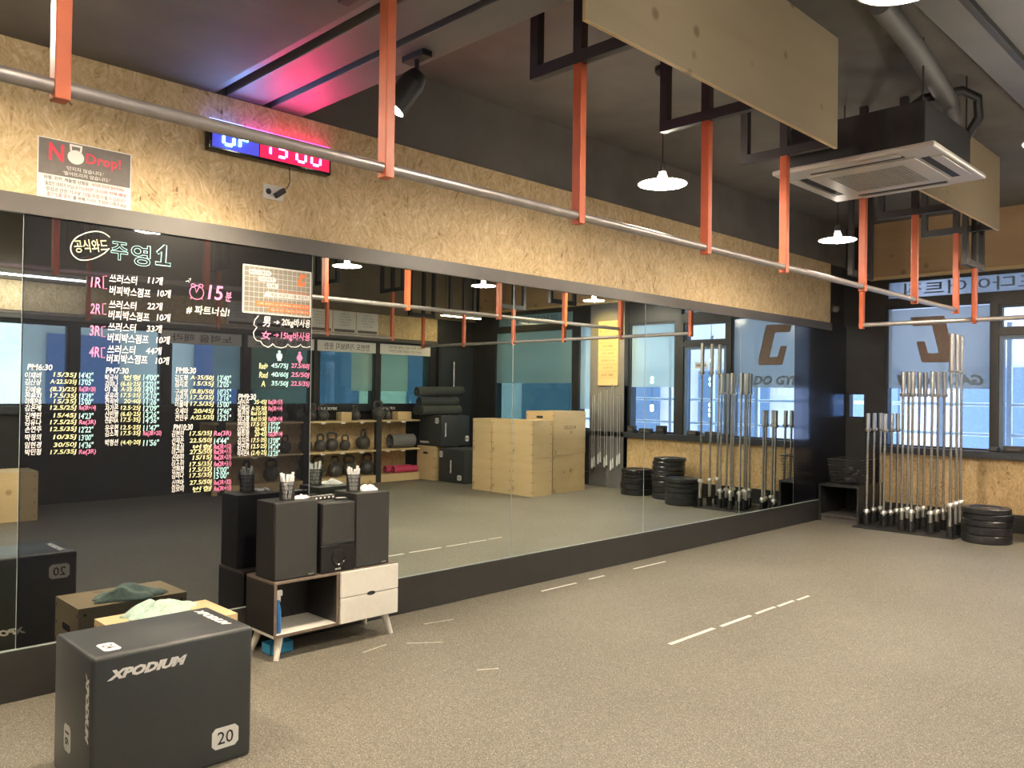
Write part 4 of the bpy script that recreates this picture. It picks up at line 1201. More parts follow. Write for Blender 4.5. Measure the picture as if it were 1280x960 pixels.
def pen_cup(label, loc, n, seed, tall):
    r = empty('mesh_pen_cup', loc)
    tag(r, label, 'pen cup', 'mesh pen cups')
    R0, H = 0.040, 0.100
    b = MB()
    for k in range(40):
        a = 2 * PI * k / 40
        b.tube([(R0 * math.cos(a), R0 * math.sin(a), 0.002), (R0 * math.cos(a + 0.35), R0 * math.sin(a + 0.35), H)], 0.0009, 4)
        b.tube([(R0 * math.cos(a), R0 * math.sin(a), 0.002), (R0 * math.cos(a - 0.35), R0 * math.sin(a - 0.35), H)], 0.0009, 4)
    b.build('mesh_wall', M['wire'], r)
    b = MB()
    for z in (H,): b.tube([(R0 * math.cos(2 * PI * i / 24), R0 * math.sin(2 * PI * i / 24), z) for i in range(24)], 0.002, 6, True)
    MB().lathe([(0.0, 0.0), (R0, 0.0), (R0, 0.003), (0.0, 0.003)], n=24).build('base', M['wire'], r)
    b.build('rim', M['wire'], r, SM)
    rnd = random.Random(seed)
    side = 'above the open bay' if 'open bay' in label else 'above the drawers'
    for k in range(n):
        a = 2 * PI * k / n + rnd.uniform(-.2, .2)
        q = 0.016
        m = MB()
        p0 = Vector((q * math.cos(a + 0.5), q * math.sin(a + 0.5), 0.006)); p1 = Vector((0.033 * math.cos(a), 0.033 * math.sin(a), tall + rnd.uniform(-.012, .012)))
        d = (p1 - p0).normalized()
        m.cyl(p0, p1 - d * 0.055, 0.0062, n=10)
        m.cyl(p1 - d * 0.055, p1, 0.0085, 0.0078, n=10)
        o = m.build('marker_pen', M['cloth_white'] if k % 4 else M['white'], None, SM, loc)
        tag(o, 'white marker pen in the mesh cup on the speaker %s' % side, 'marker', 'marker pens in the cup %s' % side)
pen_cup('black mesh pen cup on the speaker above the open bay', (2.330, -0.235, 0.8455), 7, 1, 0.142)
pen_cup('black mesh pen cup on the speaker above the drawers, beside a folded towel', (2.775, -0.215, 0.8565), 7, 2, 0.138)
crumple('eraser_cloth', 'small white wiping cloth beside the cup above the open bay', (2.420, -0.225, 0.8455), 0.2, 0.095, 0.06, 0.022, M['cloth_white'], 5)
crumple('folded_towel', 'folded white towel beside the cup above the drawers', (2.885, -0.200, 0.8565), 0.1, 0.14, 0.11, 0.034, M['cloth_white'], 8)
r = empty('power_strip', (2.590, -0.155, 0.8185), 0.15)
tag(r, 'black power strip with pale sockets lying on the subwoofer', 'power strip')
b = MB(); b.box(-0.10, 0.10, -0.022, 0.022, 0, 0.022); b.build('strip_body', M['wire'], r, bevel=0.004)
b = MB()
for k in range(6): b.box(-0.085 + k * 0.031, -0.070 + k * 0.031, -0.010, 0.010, 0.0222, 0.0232); b.box(-0.085 + k * 0.031, -0.072 + k * 0.031, -0.0232, -0.0222, 0.006, 0.016)
b.build('sockets', M['plate_white'], r)
r = empty('remote_control', (2.672, -0.240, 0.8185), -0.2)
tag(r, 'small remote control with pale buttons on the subwoofer', 'remote')
b = MB(); b.box(-0.035, 0.035, -0.018, 0.018, 0, 0.012); b.build('shell', M['wire'], r, bevel=0.003)
b = MB(); b.box(-0.028, 0.028, -0.011, 0.011, 0.0122, 0.0132); b.build('keypad', M['plate_white'], r)

r = empty('spray_bottle', (2.256, -0.285, 0.1412))
tag(r, 'slim spray bottle of blue liquid inside the open cabinet bay', 'spray bottle')
b = MB(); b.lathe([(0.0, 0.0), (0.018, 0.0), (0.020, 0.012), (0.020, 0.120), (0.013, 0.150), (0.009, 0.165), (0.009, 0.178), (0.0, 0.178)], n=18); b.build('bottle', M['blue_liquid'], r, SM)
b = MB(); b.lathe([(0.0, 0.178), (0.012, 0.178), (0.012, 0.198), (0.0, 0.198)], n=14); b.box(-0.010, 0.024, -0.009, 0.009, 0.198, 0.228); b.box(0.010, 0.016, -0.005, 0.005, 0.165, 0.198)
b.build('spray_head', M['white'], r, bevel=0.003)
r = empty('blue_tray', (2.33, -0.16, 0.0))
tag(r, 'small bright blue tub on the floor under the cabinet', 'tub')
b = MB(); b.box(-0.07, 0.07, -0.05, 0.05, 0, 0.004)
for a in ((-0.07, -0.066, -0.05, 0.05), (0.066, 0.07, -0.05, 0.05), (-0.07, 0.07, -0.05, -0.046), (-0.07, 0.07, 0.046, 0.05)): b.box(*a, 0.0, 0.055)
b.build('tub_body', M['blue_plastic'], r)
# ------------------------------------------------------------------ marks on the floor
def tape(x0, x1, y, label, w_=0.022, m='tape', y1=None, name='floor_tape', cat='tape', group='white tape dashes on the rubber floor'):
    b = MB()
    y1 = y if y1 is None else y1
    n = 6
    d = Vector((x1 - x0, y1 - y, 0)); L = d.length; d.normalize(); q = Vector((-d.y, d.x, 0))
    top = [Vector((0, 0, 0.0014)) + d * (L * i / n) + q * (w_ / 2 + random.uniform(-.0015, .0015)) for i in range(n + 1)]
    bot = [Vector((0, 0, 0.0014)) + d * (L * i / n) - q * (w_ / 2 + random.uniform(-.0015, .0015)) for i in range(n + 1)]
    b.add(bot + top, [(i, i + 1, n + 2 + i, n + 1 + i) for i in range(n)])
    k = 2 * (n + 1)
    b.add([p - Z * 0.0013 for p in bot + top], [(i, n + 1 + i, n + 2 + i, i + 1) for i in range(n)])
    tag(b.build(name, M[m], None, 0, (x0, y, 0.0)), label, cat, group)
tape(4.43, 4.82, -0.205, 'white tape dash along the mirror, nearest the cabinet')
tape(4.99, 5.18, -0.190, 'short white tape dash along the mirror, middle of its row')
tape(5.56, 6.02, -0.195, 'long white tape dash along the mirror, farthest from the cabinet')
tape(4.05, 4.53, -1.575, 'long white tape dash in the middle of the floor, nearest one of its row', 0.028)
tape(4.60, 4.97, -1.583, 'white tape dash in mid floor, second from the near end of its row', 0.026)
tape(5.04, 5.30, -1.585, 'short white tape dash in mid floor, third from the near end', 0.024)
tape(5.33, 5.56, -1.592, 'short white tape dash in mid floor, fourth from the near end', 0.024)
tape(5.60, 5.78, -1.603, 'short white tape dash in mid floor, farthest of its row', 0.022)
for a, l in (((3.26, 3.47, -0.29, -0.335), 'pale chalk scuff on the floor, just right of the cabinet'), ((2.94, 3.11, -0.53, -0.655), 'pale chalk scuff on the floor in front of the right cabinet leg'),
             ((2.66, 2.84, -0.50, -0.47), 'faint chalk scuff on the floor in front of the cabinet'), ((2.93, 3.03, -1.14, -1.20), 'short pale scuff alone in the open floor before the cabinet')):
    tape(a[0], a[1], a[2], l, 0.014, 'scuff', a[3], 'floor_scuff', 'scuff mark', 'chalk scuffs near the cabinet')

# ------------------------------------------------------------------ pull-up rigs
def pullup_rig(label, along, fixed, stations, r0, r1, zb, ztop, hang):
    """along 'x' or 'y'; hang: (near, far) offsets of the black hanger posts across the rail"""
    base = Vector((stations[0], fixed, 0)) if along == 'x' else Vector((fixed, stations[0], 0))
    r = empty('pull_up_rig', base)
    tag(r, label, 'pull-up bar', 'pull-up rigs hung from the ceiling')
    P = (lambda s, c, z: Vector((s - stations[0], c, z))) if along == 'x' else (lambda s, c, z: Vector((c, s - stations[0], z)))
    MB().cyl(P(r0, 0, zb + 0.036), P(r1, 0, zb + 0.036), 0.0205, n=20).build('rail', M['pipe'], r, SM)
    for s in stations:
        b = MB(); p, q = P(s - 0.020, -0.024, zb), P(s + 0.020, 0.024, ztop)
        b.box(p.x, q.x, p.y, q.y, zb, ztop)
        b.build('bracket', M['orange'], r, bevel=0.003)
        b = MB()
        a, c = hang
        p, q = P(s - 0.022, min(a, c, 0) - 0.025, 0), P(s + 0.022, max(a, c, 0) + 0.025, 0)
        b.box(p.x, q.x, p.y, q.y, ztop, ztop + 0.055)
        for o in (a, 0.0, c):
            p, q = P(s - 0.022, o - 0.025, 0), P(s + 0.022, o + 0.025, 0)
            b.box(p.x, q.x, p.y, q.y, ztop + 0.055, HC)
        b.build('hanger', M['black_steel'], r)
    return r
ST1 = [0.687, 1.754, 2.817, 3.880, 4.775, 5.978, 7.019, 8.051]
pullup_rig('orange and steel pull-up rig running along the mirror wall', 'x', -1.893, ST1, -2.3, 8.075, 2.212, 2.935, (0.27, -0.28))
STP = [-0.99, -2.0, -2.95, -3.90, -4.95, -5.92]
pullup_rig('orange and steel pull-up rig running across the far end of the room', 'y', 8.21, STP, -0.965, -5.945, 2.128, 2.63, (-0.27, 0.20))
pullup_rig('orange pull-up rig on the opposite side of the room, seen in the mirror', 'x', -5.45, [-1.4, 0.1, 1.6, 3.1, 4.6, 6.15, 7.25], -2.3, 7.28, 2.19, 2.90, (0.24, -0.26))

def hung_panel(label, x0, x1, y, z0, z1, rz=0.0):
    r = empty('plywood_panel', ((x0 + x1) / 2, y, z0), rz)
    tag(r, label, 'panel', 'plywood panels hung from the ceiling')
    a = (x1 - x0) / 2
    MB().box(-a, a, -0.009, 0.009, 0.0, z1 - z0).build('board', M['ply_dull'], r)
    e = MB(); e.box(-a, a, -0.0092, 0.0092, -0.003, 0.0); e.box(-a - 0.003, -a, -0.0092, 0.0092, -0.003, z1 - z0); e.box(a, a + 0.003, -0.0092, 0.0092, -0.003, z1 - z0)
    e.build('edge_strip', M['ply'], r)
hung_panel('large knotty plywood panel hung from the ceiling nearest the camera', 2.44, 4.72, -2.235, 2.905, HC)
hung_panel('knotty plywood panel hung behind the air conditioner', 6.08, 8.02, -2.235, 2.915, HC)

# ------------------------------------------------------------------ ceiling lamps
def pendant(x, y, label, zc=HC, z=2.80):
    r = empty('pendant_lamp', (x, y, z))
    tag(r, label, 'pendant lamp', 'round white pendant lamps')
    b = MB(); b.lathe([(0.0, zc - z), (0.055, zc - z), (0.055, zc - z - 0.03), (0.030, zc - z - 0.055), (0.0, zc - z - 0.055)], n=24); b.build('canopy', M['black_steel'], r, SM)
    MB().cyl((0, 0, 0.12), (0, 0, zc - z - 0.05), 0.004, n=8).build('cord', M['wire'], r)
    b = MB(); b.lathe([(0.0, 0.125), (0.022, 0.125), (0.024, 0.075), (0.0, 0.075)], n=18); b.build('socket', M['black_steel'], r, SM)
    b = MB(); b.lathe([(0.0, 0.072), (0.014, 0.072), (0.028, 0.052), (0.030, 0.040), (0.022, 0.026), (0.0, 0.022)], n=18); b.build('bulb', M['bulb'], r, SM)
    b = MB(); b.lathe([(0.0, 0.018), (0.10, 0.016), (0.155, 0.004), (0.160, -0.002), (0.155, -0.002), (0.0, 0.010)], n=40); b.build('lamp_shade', M['shade'], r, SM)
    b = MB(); b.lathe([(0.150, -0.0025), (0.0, -0.0025)], n=40); b.build('diffuser', M['lamp_disc'], r)
for x, y, l, zc in ((4.388, -1.254, 'round white pendant lamp with its cord and canopy in full view', HC), (6.966, -1.278, 'round white pendant lamp in front of the dark far wall, left of the orange brackets', HC),
                    (2.92, -3.25, 'round white pendant lamp cut by the top edge of the picture', HC), (5.02, -3.28, 'round pendant lamp above the wooden boxes, reflected left in the mirror', 3.38),
                    (7.10, -3.34, 'round pendant lamp over the far floor, reflected mid mirror', 3.38), (9.25, -3.30, 'round pendant lamp nearest the end windows', 3.38), (0.55, -3.20, 'round pendant lamp above the near floor by the foam box', HC),
                    (0.50, -0.95, 'added unseen pendant lamp brightening the left end of the mirror wall', 3.052)):  # last pendant is added out of view to brighten the left chipboard
    pendant(x, y, l, zc, 2.87 if 'top edge' in l else 2.80)

r = empty('track_spotlight', (2.43, -1.20, 3.06))
tag(r, 'black adjustable spotlight fixed under the grey ceiling beam', 'spotlight')
MB().box(-0.03, 0.03, -0.08, 0.08, -0.03, 0.0).build('mount', M['black_steel'], r, bevel=0.004)
aim = (Vector((1.50, -0.52, 1.25)) - Vector((2.43, -1.20, 2.92))).normalized()
c0 = Vector((0.0, 0.0, -0.11))
p0, p1 = c0 - aim * 0.02, c0 + aim * 0.19
MB().cyl((0, 0, -0.03), c0, 0.012, n=10).build('swivel', M['black_steel'], r, SM)
b = MB(); b.cyl(p0, p0 + aim * 0.05, 0.042, 0.060, 24); b.cyl(p0 + aim * 0.05, p1, 0.060, 0.062, 24); b.build('head', M['black_steel'], r, SM)
b = MB(); b.cyl(p1 + aim * 0.0006, p1 + aim * 0.0012, 0.056, n=24); b.build('lens', M['lens'], r)
def spot(name, loc, target, watts, angle, blend, col, parent=None, rad=0.05):
    d = bpy.data.lights.new(name, 'SPOT')
    d.energy = watts; d.spot_size = math.radians(angle); d.spot_blend = blend; d.color = col; d.shadow_soft_size = rad
    o = bpy.data.objects.new(name, d); COL.objects.link(o)
    o.location = loc
    o.rotation_euler = (Vector(target) - Vector(loc)).to_track_quat('-Z', 'Y').to_euler()
    return o
wp = Vector((2.43, -1.20, 3.06)) + p1 + aim * 0.02
spot('spot_beam', wp, wp + aim, SPOT_W, 116, 0.8, (1.0, 0.83, 0.6))

# small spotlight that washes the wooden name board on the column
def small_spot(loc, target, label, col, watts, ang):
    r = empty('track_spotlight', loc)
    tag(r, label, 'spotlight')
    a = (Vector(target) - Vector(loc)).normalized()
    MB().box(-0.025, 0.025, -0.06, 0.06, -0.025, 0).build('mount', M['black_steel'], r)
    MB().cyl((0, 0, -0.025), (0, 0, -0.09), 0.010, n=8).build('swivel', M['black_steel'], r)
    q = Vector((0, 0, -0.09))
    MB().cyl(q - a * 0.03, q + a * 0.12, 0.045, 0.05, 20).build('head', M['black_steel'], r, SM)
    MB().cyl(q + a * 0.1206, q + a * 0.121, 0.044, n=20).build('lens', M['lens'], r)
    spot('spot_beam', Vector(loc) + q + a * 0.14, target, watts, ang, 0.6, col)
small_spot((8.9, -3.70, 3.38), (10.1, -3.70, 2.15), 'black spotlight under the bulkhead aimed at the yellow name board', (1.0, 0.66, 0.12), 150, 46)

# linear lamp on the opposite wall
r = empty('linear_lamp', (2.3, -6.55, 2.74))
tag(r, 'long white linear lamp hung near the opposite windows, seen in the left mirror', 'linear lamp')
b = MB(); b.box(-1.15, 1.15, -0.04, 0.04, 0.012, 0.07); b.build('housing', M['shade'], r, bevel=0.004)
b = MB(); b.box(-1.13, 1.13, -0.034, 0.034, 0.0, 0.0115); b.build('diffuser', M['tube_white'], r)
b = MB()
for x in (-0.9, 0.9): b.cyl((x, 0, 0.07), (x, 0, HC - 2.74), 0.004, n=6)
b.build('suspension_wire', M['wire'], r)

r = empty('linear_lamp', (9.30, -6.25, 2.72))
tag(r, 'short warm linear lamp near the far corner of the opposite wall', 'linear lamp')
b = MB(); b.box(-0.45, 0.45, -0.035, 0.035, 0.012, 0.06); b.build('housing', M['shade'], r, bevel=0.004)
b = MB(); b.box(-0.43, 0.43, -0.03, 0.03, 0.0, 0.0115); b.build('diffuser', M['tube_warm'], r)
b = MB()
for x in (-0.35, 0.35): b.cyl((x, 0, 0.06), (x, 0, HC - 2.72), 0.004, n=6)
b.build('suspension_wire', M['wire'], r)

# ------------------------------------------------------------------ air conditioner
r = empty('air_conditioner', (5.452, -2.205, 2.88))
tag(r, 'square white four-way ceiling cassette air conditioner', 'air conditioner')
a = 0.495
b = MB(); b.box(-a, a, -a, a, 0.0, 0.034); b.build('fascia', M['ac_white'], r, bevel=0.012)
b = MB(); b.box(-0.42, 0.42, -0.42, 0.42, 0.034, 0.30); b.build('body', M['black_steel'], r, bevel=0.005)
b = MB(); b.box(-0.335, 0.335, -0.335, 0.335, -0.010, 0.0); pn = b.build('intake_panel', M['ac_white'], r, bevel=0.006)
b = MB()
for k in range(22): b.box(-0.23, 0.23, -0.23 + k * 0.0212, -0.23 + k * 0.0212 + 0.012, -0.0125, -0.0102)
b.build('grille_slats', M['ac_grille'], pn)
for rot in range(4):
    mr = Matrix.Rotation(rot * PI / 2, 4, 'Z')
    b = MB(); b.box(-0.29, 0.29, 0.352, 0.402, -0.0012, 0.0, mr); b.build('outlet_slot', M['print_black'], r)
    b = MB(); b.box(-0.285, 0.285, 0.408, 0.470, -0.008, -0.002, mr); b.build('air_flap', M['ac_white'], r, bevel=0.002)
b = MB(); b.box(-0.470, -0.452, -0.05, 0.05, -0.003, -0.001); b.build('display', M['ext_light'], r)
b = MB()
for sx in (-0.40, 0.40):
    for sy in (-0.40, 0.40): b.cyl((sx, sy, 0.30), (sx, sy, HC - 2.88), 0.005, n=6)
b.build('hanging_rod', M['black_steel'], r)
b = MB(); b.tube([(-1.10, -0.42, 0.62), (-0.60, -0.40, 0.58), (-0.10, -0.36, 0.53), (0.28, -0.33, 0.49), (0.36, -0.33, 0.40), (0.36, -0.32, 0.30)], 0.058, 14); b.build('insulated_duct', M['duct'], r, SM)
b = MB(); b.tube([(0.15, -0.10, 0.30), (0.15, -0.10, 0.44), (0.20, -0.20, 0.52), (0.30, -0.40, 0.55), (0.42, -0.46, 0.52), (0.45, -0.46, 0.40), (0.45, -0.36, 0.24)], 0.030, 10); b.build('drain_hose', M['black_steel'], r, SM)
r = empty('light_track', (6.2, -3.05, 3.38))
tag(r, 'black ceiling light track running along the grey bulkhead', 'light track')
b = MB(); b.box(-2.6, 3.2, -0.018, 0.018, -0.035, 0.0); b.build('track_rail', M['black_steel'], r, bevel=0.002)
b = MB(); b.box(-2.62, -2.60, -0.020, 0.020, -0.037, 0.0); b.build('end_cap', M['chrome'], r)
r = empty('wall_camera', (9.80, 0.026, 2.52))
tag(r, 'small dark security camera on the black wall past the chipboard', 'camera')
b = MB(); b.lathe([(0.0, 0.0), (0.045, 0.0), (0.045, -0.03), (0.02, -0.035), (0.0, -0.035)], (0, 0, 0), 18, 'Y'); b.build('mount', M['trim'], r, SM)
b = MB(); b.cyl((0, -0.03, 0), (-0.05, -0.09, -0.01), 0.012, n=10); b.cyl((-0.03, -0.09, -0.005), (-0.16, -0.13, -0.03), 0.034, 0.034, 18); b.build('camera_body', M['trim'], r, SM)

# ------------------------------------------------------------------ barbells in their floor holder
r = empty('barbell_holder', (9.54, -1.02, 0))
tag(r, 'black floor holder of rubber tubes carrying the upright barbells', 'barbell holder')
b = MB(); b.box(-0.36, 0.40, -0.53, 0.51, 0.0, 0.012); b.build('base_plate', M['rubber'], r)
for x, y, *_ in BARS:
    b = MB(); b.lathe([(0.031, 0.012), (0.035, 0.012), (0.035, 0.125), (0.031, 0.125)], (x - 9.54, y + 1.02, 0), 18, closed=True)
    b.build('holder_tube', M['rubber'], r, SM)
LENS = [1.27] * 6 + [1.735] * 8 + [2.125] * 3
BL = ['short chrome barbell at the front row corner next to the black bench', 'short chrome barbell in the middle row next to the black bench', 'short chrome barbell at the back row next to the black bench',
      'short chrome barbell, second from the black bench in the front row', 'short chrome barbell, second from the black bench in the middle row', 'short chrome barbell, second from the black bench in the back row',
      'medium barbell in the front row right beside the short barbells', 'medium barbell in the middle row right beside the short barbells', 'medium barbell in the front row, second after the short barbells',
      'medium barbell in the middle row, second after the short barbells', 'medium barbell in the back row behind the other medium barbells', 'medium barbell in the front row nearest the tall barbells',
      'medium barbell in the middle row nearest the tall barbells', 'medium barbell in the back row nearest the tall barbells',
      'tallest barbell in the front row beside the plate stack', 'tallest barbell in the middle row beside the plate stack', 'tallest barbell in the back row nearest the window wall']
def barbell(L, kind):
    sl, low = {0: (0.20, 0.050), 1: (0.265, 0.115), 2: (0.40, 0.23)}[kind]
    r = bpy.data.objects.new('barbell', None); r.empty_display_size = 0.1; COL.objects.link(r)
    s0 = 0.125 + low
    MB().cyl((0, 0, s0), (0, 0, L - sl), 0.0145, n=14).build('shaft', M['chrome'], r, SM)
    rs = 0.0215 if kind else 0.019
    b = MB(); b.lathe([(0.0, 0.014), (rs, 0.014), (rs, s0 - 0.03), (0.037, s0 - 0.03), (0.037, s0 - 0.006), (0.024, s0 + 0.01), (0.0, s0 + 0.01)], n=18); b.build('sleeve', M['sleeve'], r, SM)
    b = MB(); b.lathe([(0.0, L - sl - 0.01), (0.024, L - sl - 0.01), (0.036, L - sl + 0.006), (0.036, L - sl + 0.026), (0.0245, L - sl + 0.026), (0.0245, L - 0.004), (0.021, L), (0.0, L)], n=18); b.build('sleeve', M['sleeve'], r, SM)
    return r
protos = {}
for i, (x, y, tx, ty, tz) in enumerate(BARS):
    k = 0 if i < 6 else (1 if i < 14 else 2)
    d = Vector((tx - x, ty - y, tz)).normalized()
    if k not in protos:
        o = protos[k] = barbell(LENS[i], k)
    else:
        o = copy_thing(protos[k])
    o.location = (x, y, 0.0)
    o.rotation_euler = Z.rotation_difference(Vector((d.x * .22, d.y * .22, 1)).normalized()).to_euler()
    tag(o, BL[i], 'barbell', ['short barbells', 'medium barbells', 'tall barbells'][k] + ' standing by the end window')

# bumper plates in three stacks
def plate(rad, th):
    r = bpy.data.objects.new('bumper_plate', None); r.empty_display_size = 0.1; COL.objects.link(r)
    b = MB(); b.lathe([(0.028, 0.006), (0.060, 0.006), (0.066, 0.012), (rad * .62, 0.012), (rad * .70, 0.0), (rad - 0.008, 0.0), (rad, 0.008), (rad, th - 0.008), (rad - 0.008, th), (rad * .70, th), (rad * .62, th - 0.012), (0.066, th - 0.012), (0.060, th - 0.006), (0.028, th - 0.006)], n=48, closed=True)
    b.build('rubber_disc', M['rubber_gloss'], r, math.radians(30))
    b = MB(); b.lathe([(0.0252, 0.004), (0.036, 0.004), (0.036, th - 0.004), (0.0252, th - 0.004)], n=28, closed=True); b.build('steel_hub', M['chrome'], r, SM)
    return r
PP = {}
rnd = random.Random(11)
for (sx, sy), ths, where in (((9.33, -1.815), [0.085, 0.085, 0.062, 0.062, 0.055], 'low stack beside the barbells'), ((9.72, -2.30), [0.085, 0.085, 0.08, 0.08, 0.062, 0.062, 0.062, 0.05], 'tall middle stack'), ((9.74, -2.86), [0.085, 0.085, 0.075, 0.062, 0.062], 'stack farthest from the barbells')):
    z = 0.0
    for k, th in enumerate(ths):
        o = copy_thing(PP[th]) if th in PP else plate(0.2275, th)
        PP.setdefault(th, o)
        o.location = (sx + rnd.uniform(-.012, .012), sy + rnd.uniform(-.012, .012), z)
        o.rotation_euler = (0, 0, rnd.uniform(0, 6))
        z += th + 0.0006
        pos = 'top' if k == len(ths) - 1 else ('bottom' if k == 0 else ORD[k])
        tag(o, 'black bumper plate, %s%s in the %s' % (pos, '' if pos in ('top', 'bottom') else ' from the floor', where), 'weight plate', 'plates in the ' + where)

# corner bench and basket
r = empty('corner_bench', (9.79, -0.255, 0))
tag(r, 'low black open bench in the far corner under a wire basket', 'bench')
b = MB(); b.box(-0.39, 0.36, -0.235, 0.235, 0.405, 0.43); b.build('top_panel', M['black_wall'], r, bevel=0.003)
b = MB(); b.box(-0.385, 0.355, -0.235, -0.212, 0, 0.405); b.build('side_panel', M['black_wall'], r)
MB().box(-0.385, 0.355, 0.212, 0.235, 0, 0.405).build('side_panel', M['black_wall'], r)
b = MB(); b.box(-0.38, 0.35, -0.212, 0.212, 0.06, 0.08); b.box(-0.36, -0.345, -0.212, 0.212, 0, 0.06); b.build('bottom_panel', M['trim'], r)
b = MB(); b.box(0.335, 0.35, -0.212, 0.212, 0.08, 0.405); b.build('back_panel', M['black_wall'], r)
r = empty('wire_basket', (9.69, -0.30, 0.431))
tag(r, 'black wire basket on the corner bench', 'basket')
b = MB()
bx, by, bh = 0.25, 0.19, 0.29
def ring(z, g=1.0): return [(-bx * g, -by * g, z), (bx * g, -by * g, z), (bx * g, by * g, z), (-bx * g, by * g, z)]
for k in range(9): b.tube(ring(0.004 + bh * k / 8, 0.90 + 0.1 * k / 8), 0.0022, 5, True)
for k in range(15):
    u = -1 + 2 * k / 14
    for s in (-1, 1):
        b.tube([(u * bx * .9, s * by * .9, 0.004), (u * bx, s * by, bh)], 0.0018, 5)
        b.tube([(s * bx * .9, u * by * .9, 0.004), (s * bx, u * by, bh)], 0.0018, 5)
b.build('wire_grid', M['black_steel'], r, SM)
b = MB(); b.tube(ring(bh + 0.002, 1.01), 0.006, 8, True); b.build('rim', M['black_steel'], r, SM)
for k, (dx, dy, z, R, l) in enumerate(((-0.07, 0.02, 0.455, 0.13, 'lowest coiled black rope in the wire basket'), (0.05, -0.02, 0.515, 0.12, 'middle coiled black rope in the wire basket'), (-0.02, 0.01, 0.575, 0.125, 'topmost coiled black rope in the wire basket'))):
    b = MB(); n = 90
    b.tube([((R - 0.0009 * i) * math.cos(i * 0.35), (R - 0.0009 * i) * 0.8 * math.sin(i * 0.35), 0.008 + 0.00045 * i + 0.006 * math.sin(i * 0.7)) for i in range(n)], 0.007, 6)
    tag(b.build('rope_coil', M['rubber_gloss'], None, SM, (9.69 + dx, -0.30 + dy, z)), l, 'rope', 'coiled ropes in the wire basket')

r = empty('wall_tube', (XE - 0.02, -0.075, 2.96))
tag(r, 'short pale tube upright on the dark wall above the small window', 'tube')
MB().cyl((0, 0, 0), (0, 0, 0.27), 0.016, n=14).build('tube_body', M['plate_white'], r, SM)
MB().box(-0.012, 0.02, -0.02, 0.02, -0.02, 0.0).build('tube_cap', M['trim'], r)
# ------------------------------------------------------------------ what the mirror shows: storage along the opposite wall
RX0, RX1, RY0, RY1 = 5.0, 8.56, -6.80, -6.40
r = empty('kettlebell_rack', ((RX0 + RX1) / 2, (RY0 + RY1) / 2, 0))
tag(r, 'long pale wooden rack with kettlebells along the opposite wall', 'rack')
hx, hy = (RX1 - RX0) / 2, (RY1 - RY0) / 2
for z in (0.12, 0.52, 0.985):
    MB().box(-hx, hx, -hy, hy, z - 0.025, z).build('shelf_board', M['ply'], r)
b = MB(); b.box(-hx, hx, hy - 0.03, hy - 0.002, 0.0, 0.094); b.build('plinth', M['ply'], r)
b = MB(); b.box(-hx, hx, -hy, -hy + 0.014, 0.12, 0.96); b.build('back_panel', M['osb'], r)
for x in (-1.70, -0.40, 0.90): 
    b = MB(); b.box(x, x + 0.10, hy - 0.06, hy + 0.004, 0.0, 1.06); b.build('post', M['black_steel'], r)
b = MB()
for x in (-1.2, -0.9, -0.1, 0.25, 0.6, 1.1, 1.4):
    for z in (0.52, 0.985): b.box(x, x + 0.07, hy, hy + 0.002, z - 0.045, z - 0.02)
b.build('shelf_tag', M['white'], r)

def kettlebell(s):
    r = bpy.data.objects.new('kettlebell', None); r.empty_display_size = 0.1; COL.objects.link(r)
    R0 = 0.095 * s
    prof = [(0.0, 0.0), (0.055 * s, 0.0)]
    for k in range(1, 12):
        a = -1.05 + k * (PI / 2 + 0.95) / 12
        prof.append((R0 * math.cos(a), R0 * 0.88 + R0 * math.sin(a)))
    prof.append((0.0, R0 * 1.88))
    MB().lathe(prof, n=24).build('ball', M['kettle'], r, SM)
    h = R0 * 1.88
    pts = [(-0.050 * s, 0, h - 0.035 * s), (-0.062 * s, 0, h + 0.02 * s), (-0.060 * s, 0, h + 0.055 * s), (-0.035 * s, 0, h + 0.075 * s), (0.035 * s, 0, h + 0.075 * s), (0.060 * s, 0, h + 0.055 * s), (0.062 * s, 0, h + 0.02 * s), (0.050 * s, 0, h - 0.035 * s)]
    MB().tube(pts, 0.016 * s, 10).build('handle', M['kettle'], r, SM)
    return r
kb = {}
SH = {0.985: ('top', [(6.42, .95), (6.64, 1.0), (6.84, .95), (7.44, .9), (7.86, 1.15), (8.065, .8)] + [(5.3, 1), (5.6, 1.0), (5.9, .95), (6.15, 1.)]),
      0.52: ('middle', [(6.56, 1.1), (6.80, 1.0), (7.02, 1.1), (7.24, .9), (7.60, 1.2)] + [(5.5, 1), (5.85, 1.1), (6.2, 1.0)]),
      0.12: ('bottom', [(6.50, 1.2), (6.78, 1.2), (7.06, 1.2), (7.34, 1.2), (7.66, 1.25)] + [(5.6, 1.2), (6.0, 1.2)])}
SH[0.985][1].sort(); SH[0.52][1].sort(); SH[0.12][1].sort()
for z, (nm, lst) in SH.items():
    for i, (x, s) in enumerate(lst):
        o = copy_thing(kb[s]) if s in kb else kettlebell(s)
        kb.setdefault(s, o)
        o.location = (x, -6.61 - 0.03 * (i % 2), z + 0.0006)
        o.rotation_euler = (0, 0, (i * 0.7) % 1.2 - 0.6)
        n = len(lst) - i
        tag(o, 'black kettlebell on the %s rack shelf, %s from the end by the foam boxes' % (nm, ORD[n - 1]) if n > 1 else 'black kettlebell on the %s rack shelf, nearest the foam boxes' % nm, 'kettlebell', 'kettlebells on the %s shelf' % nm)
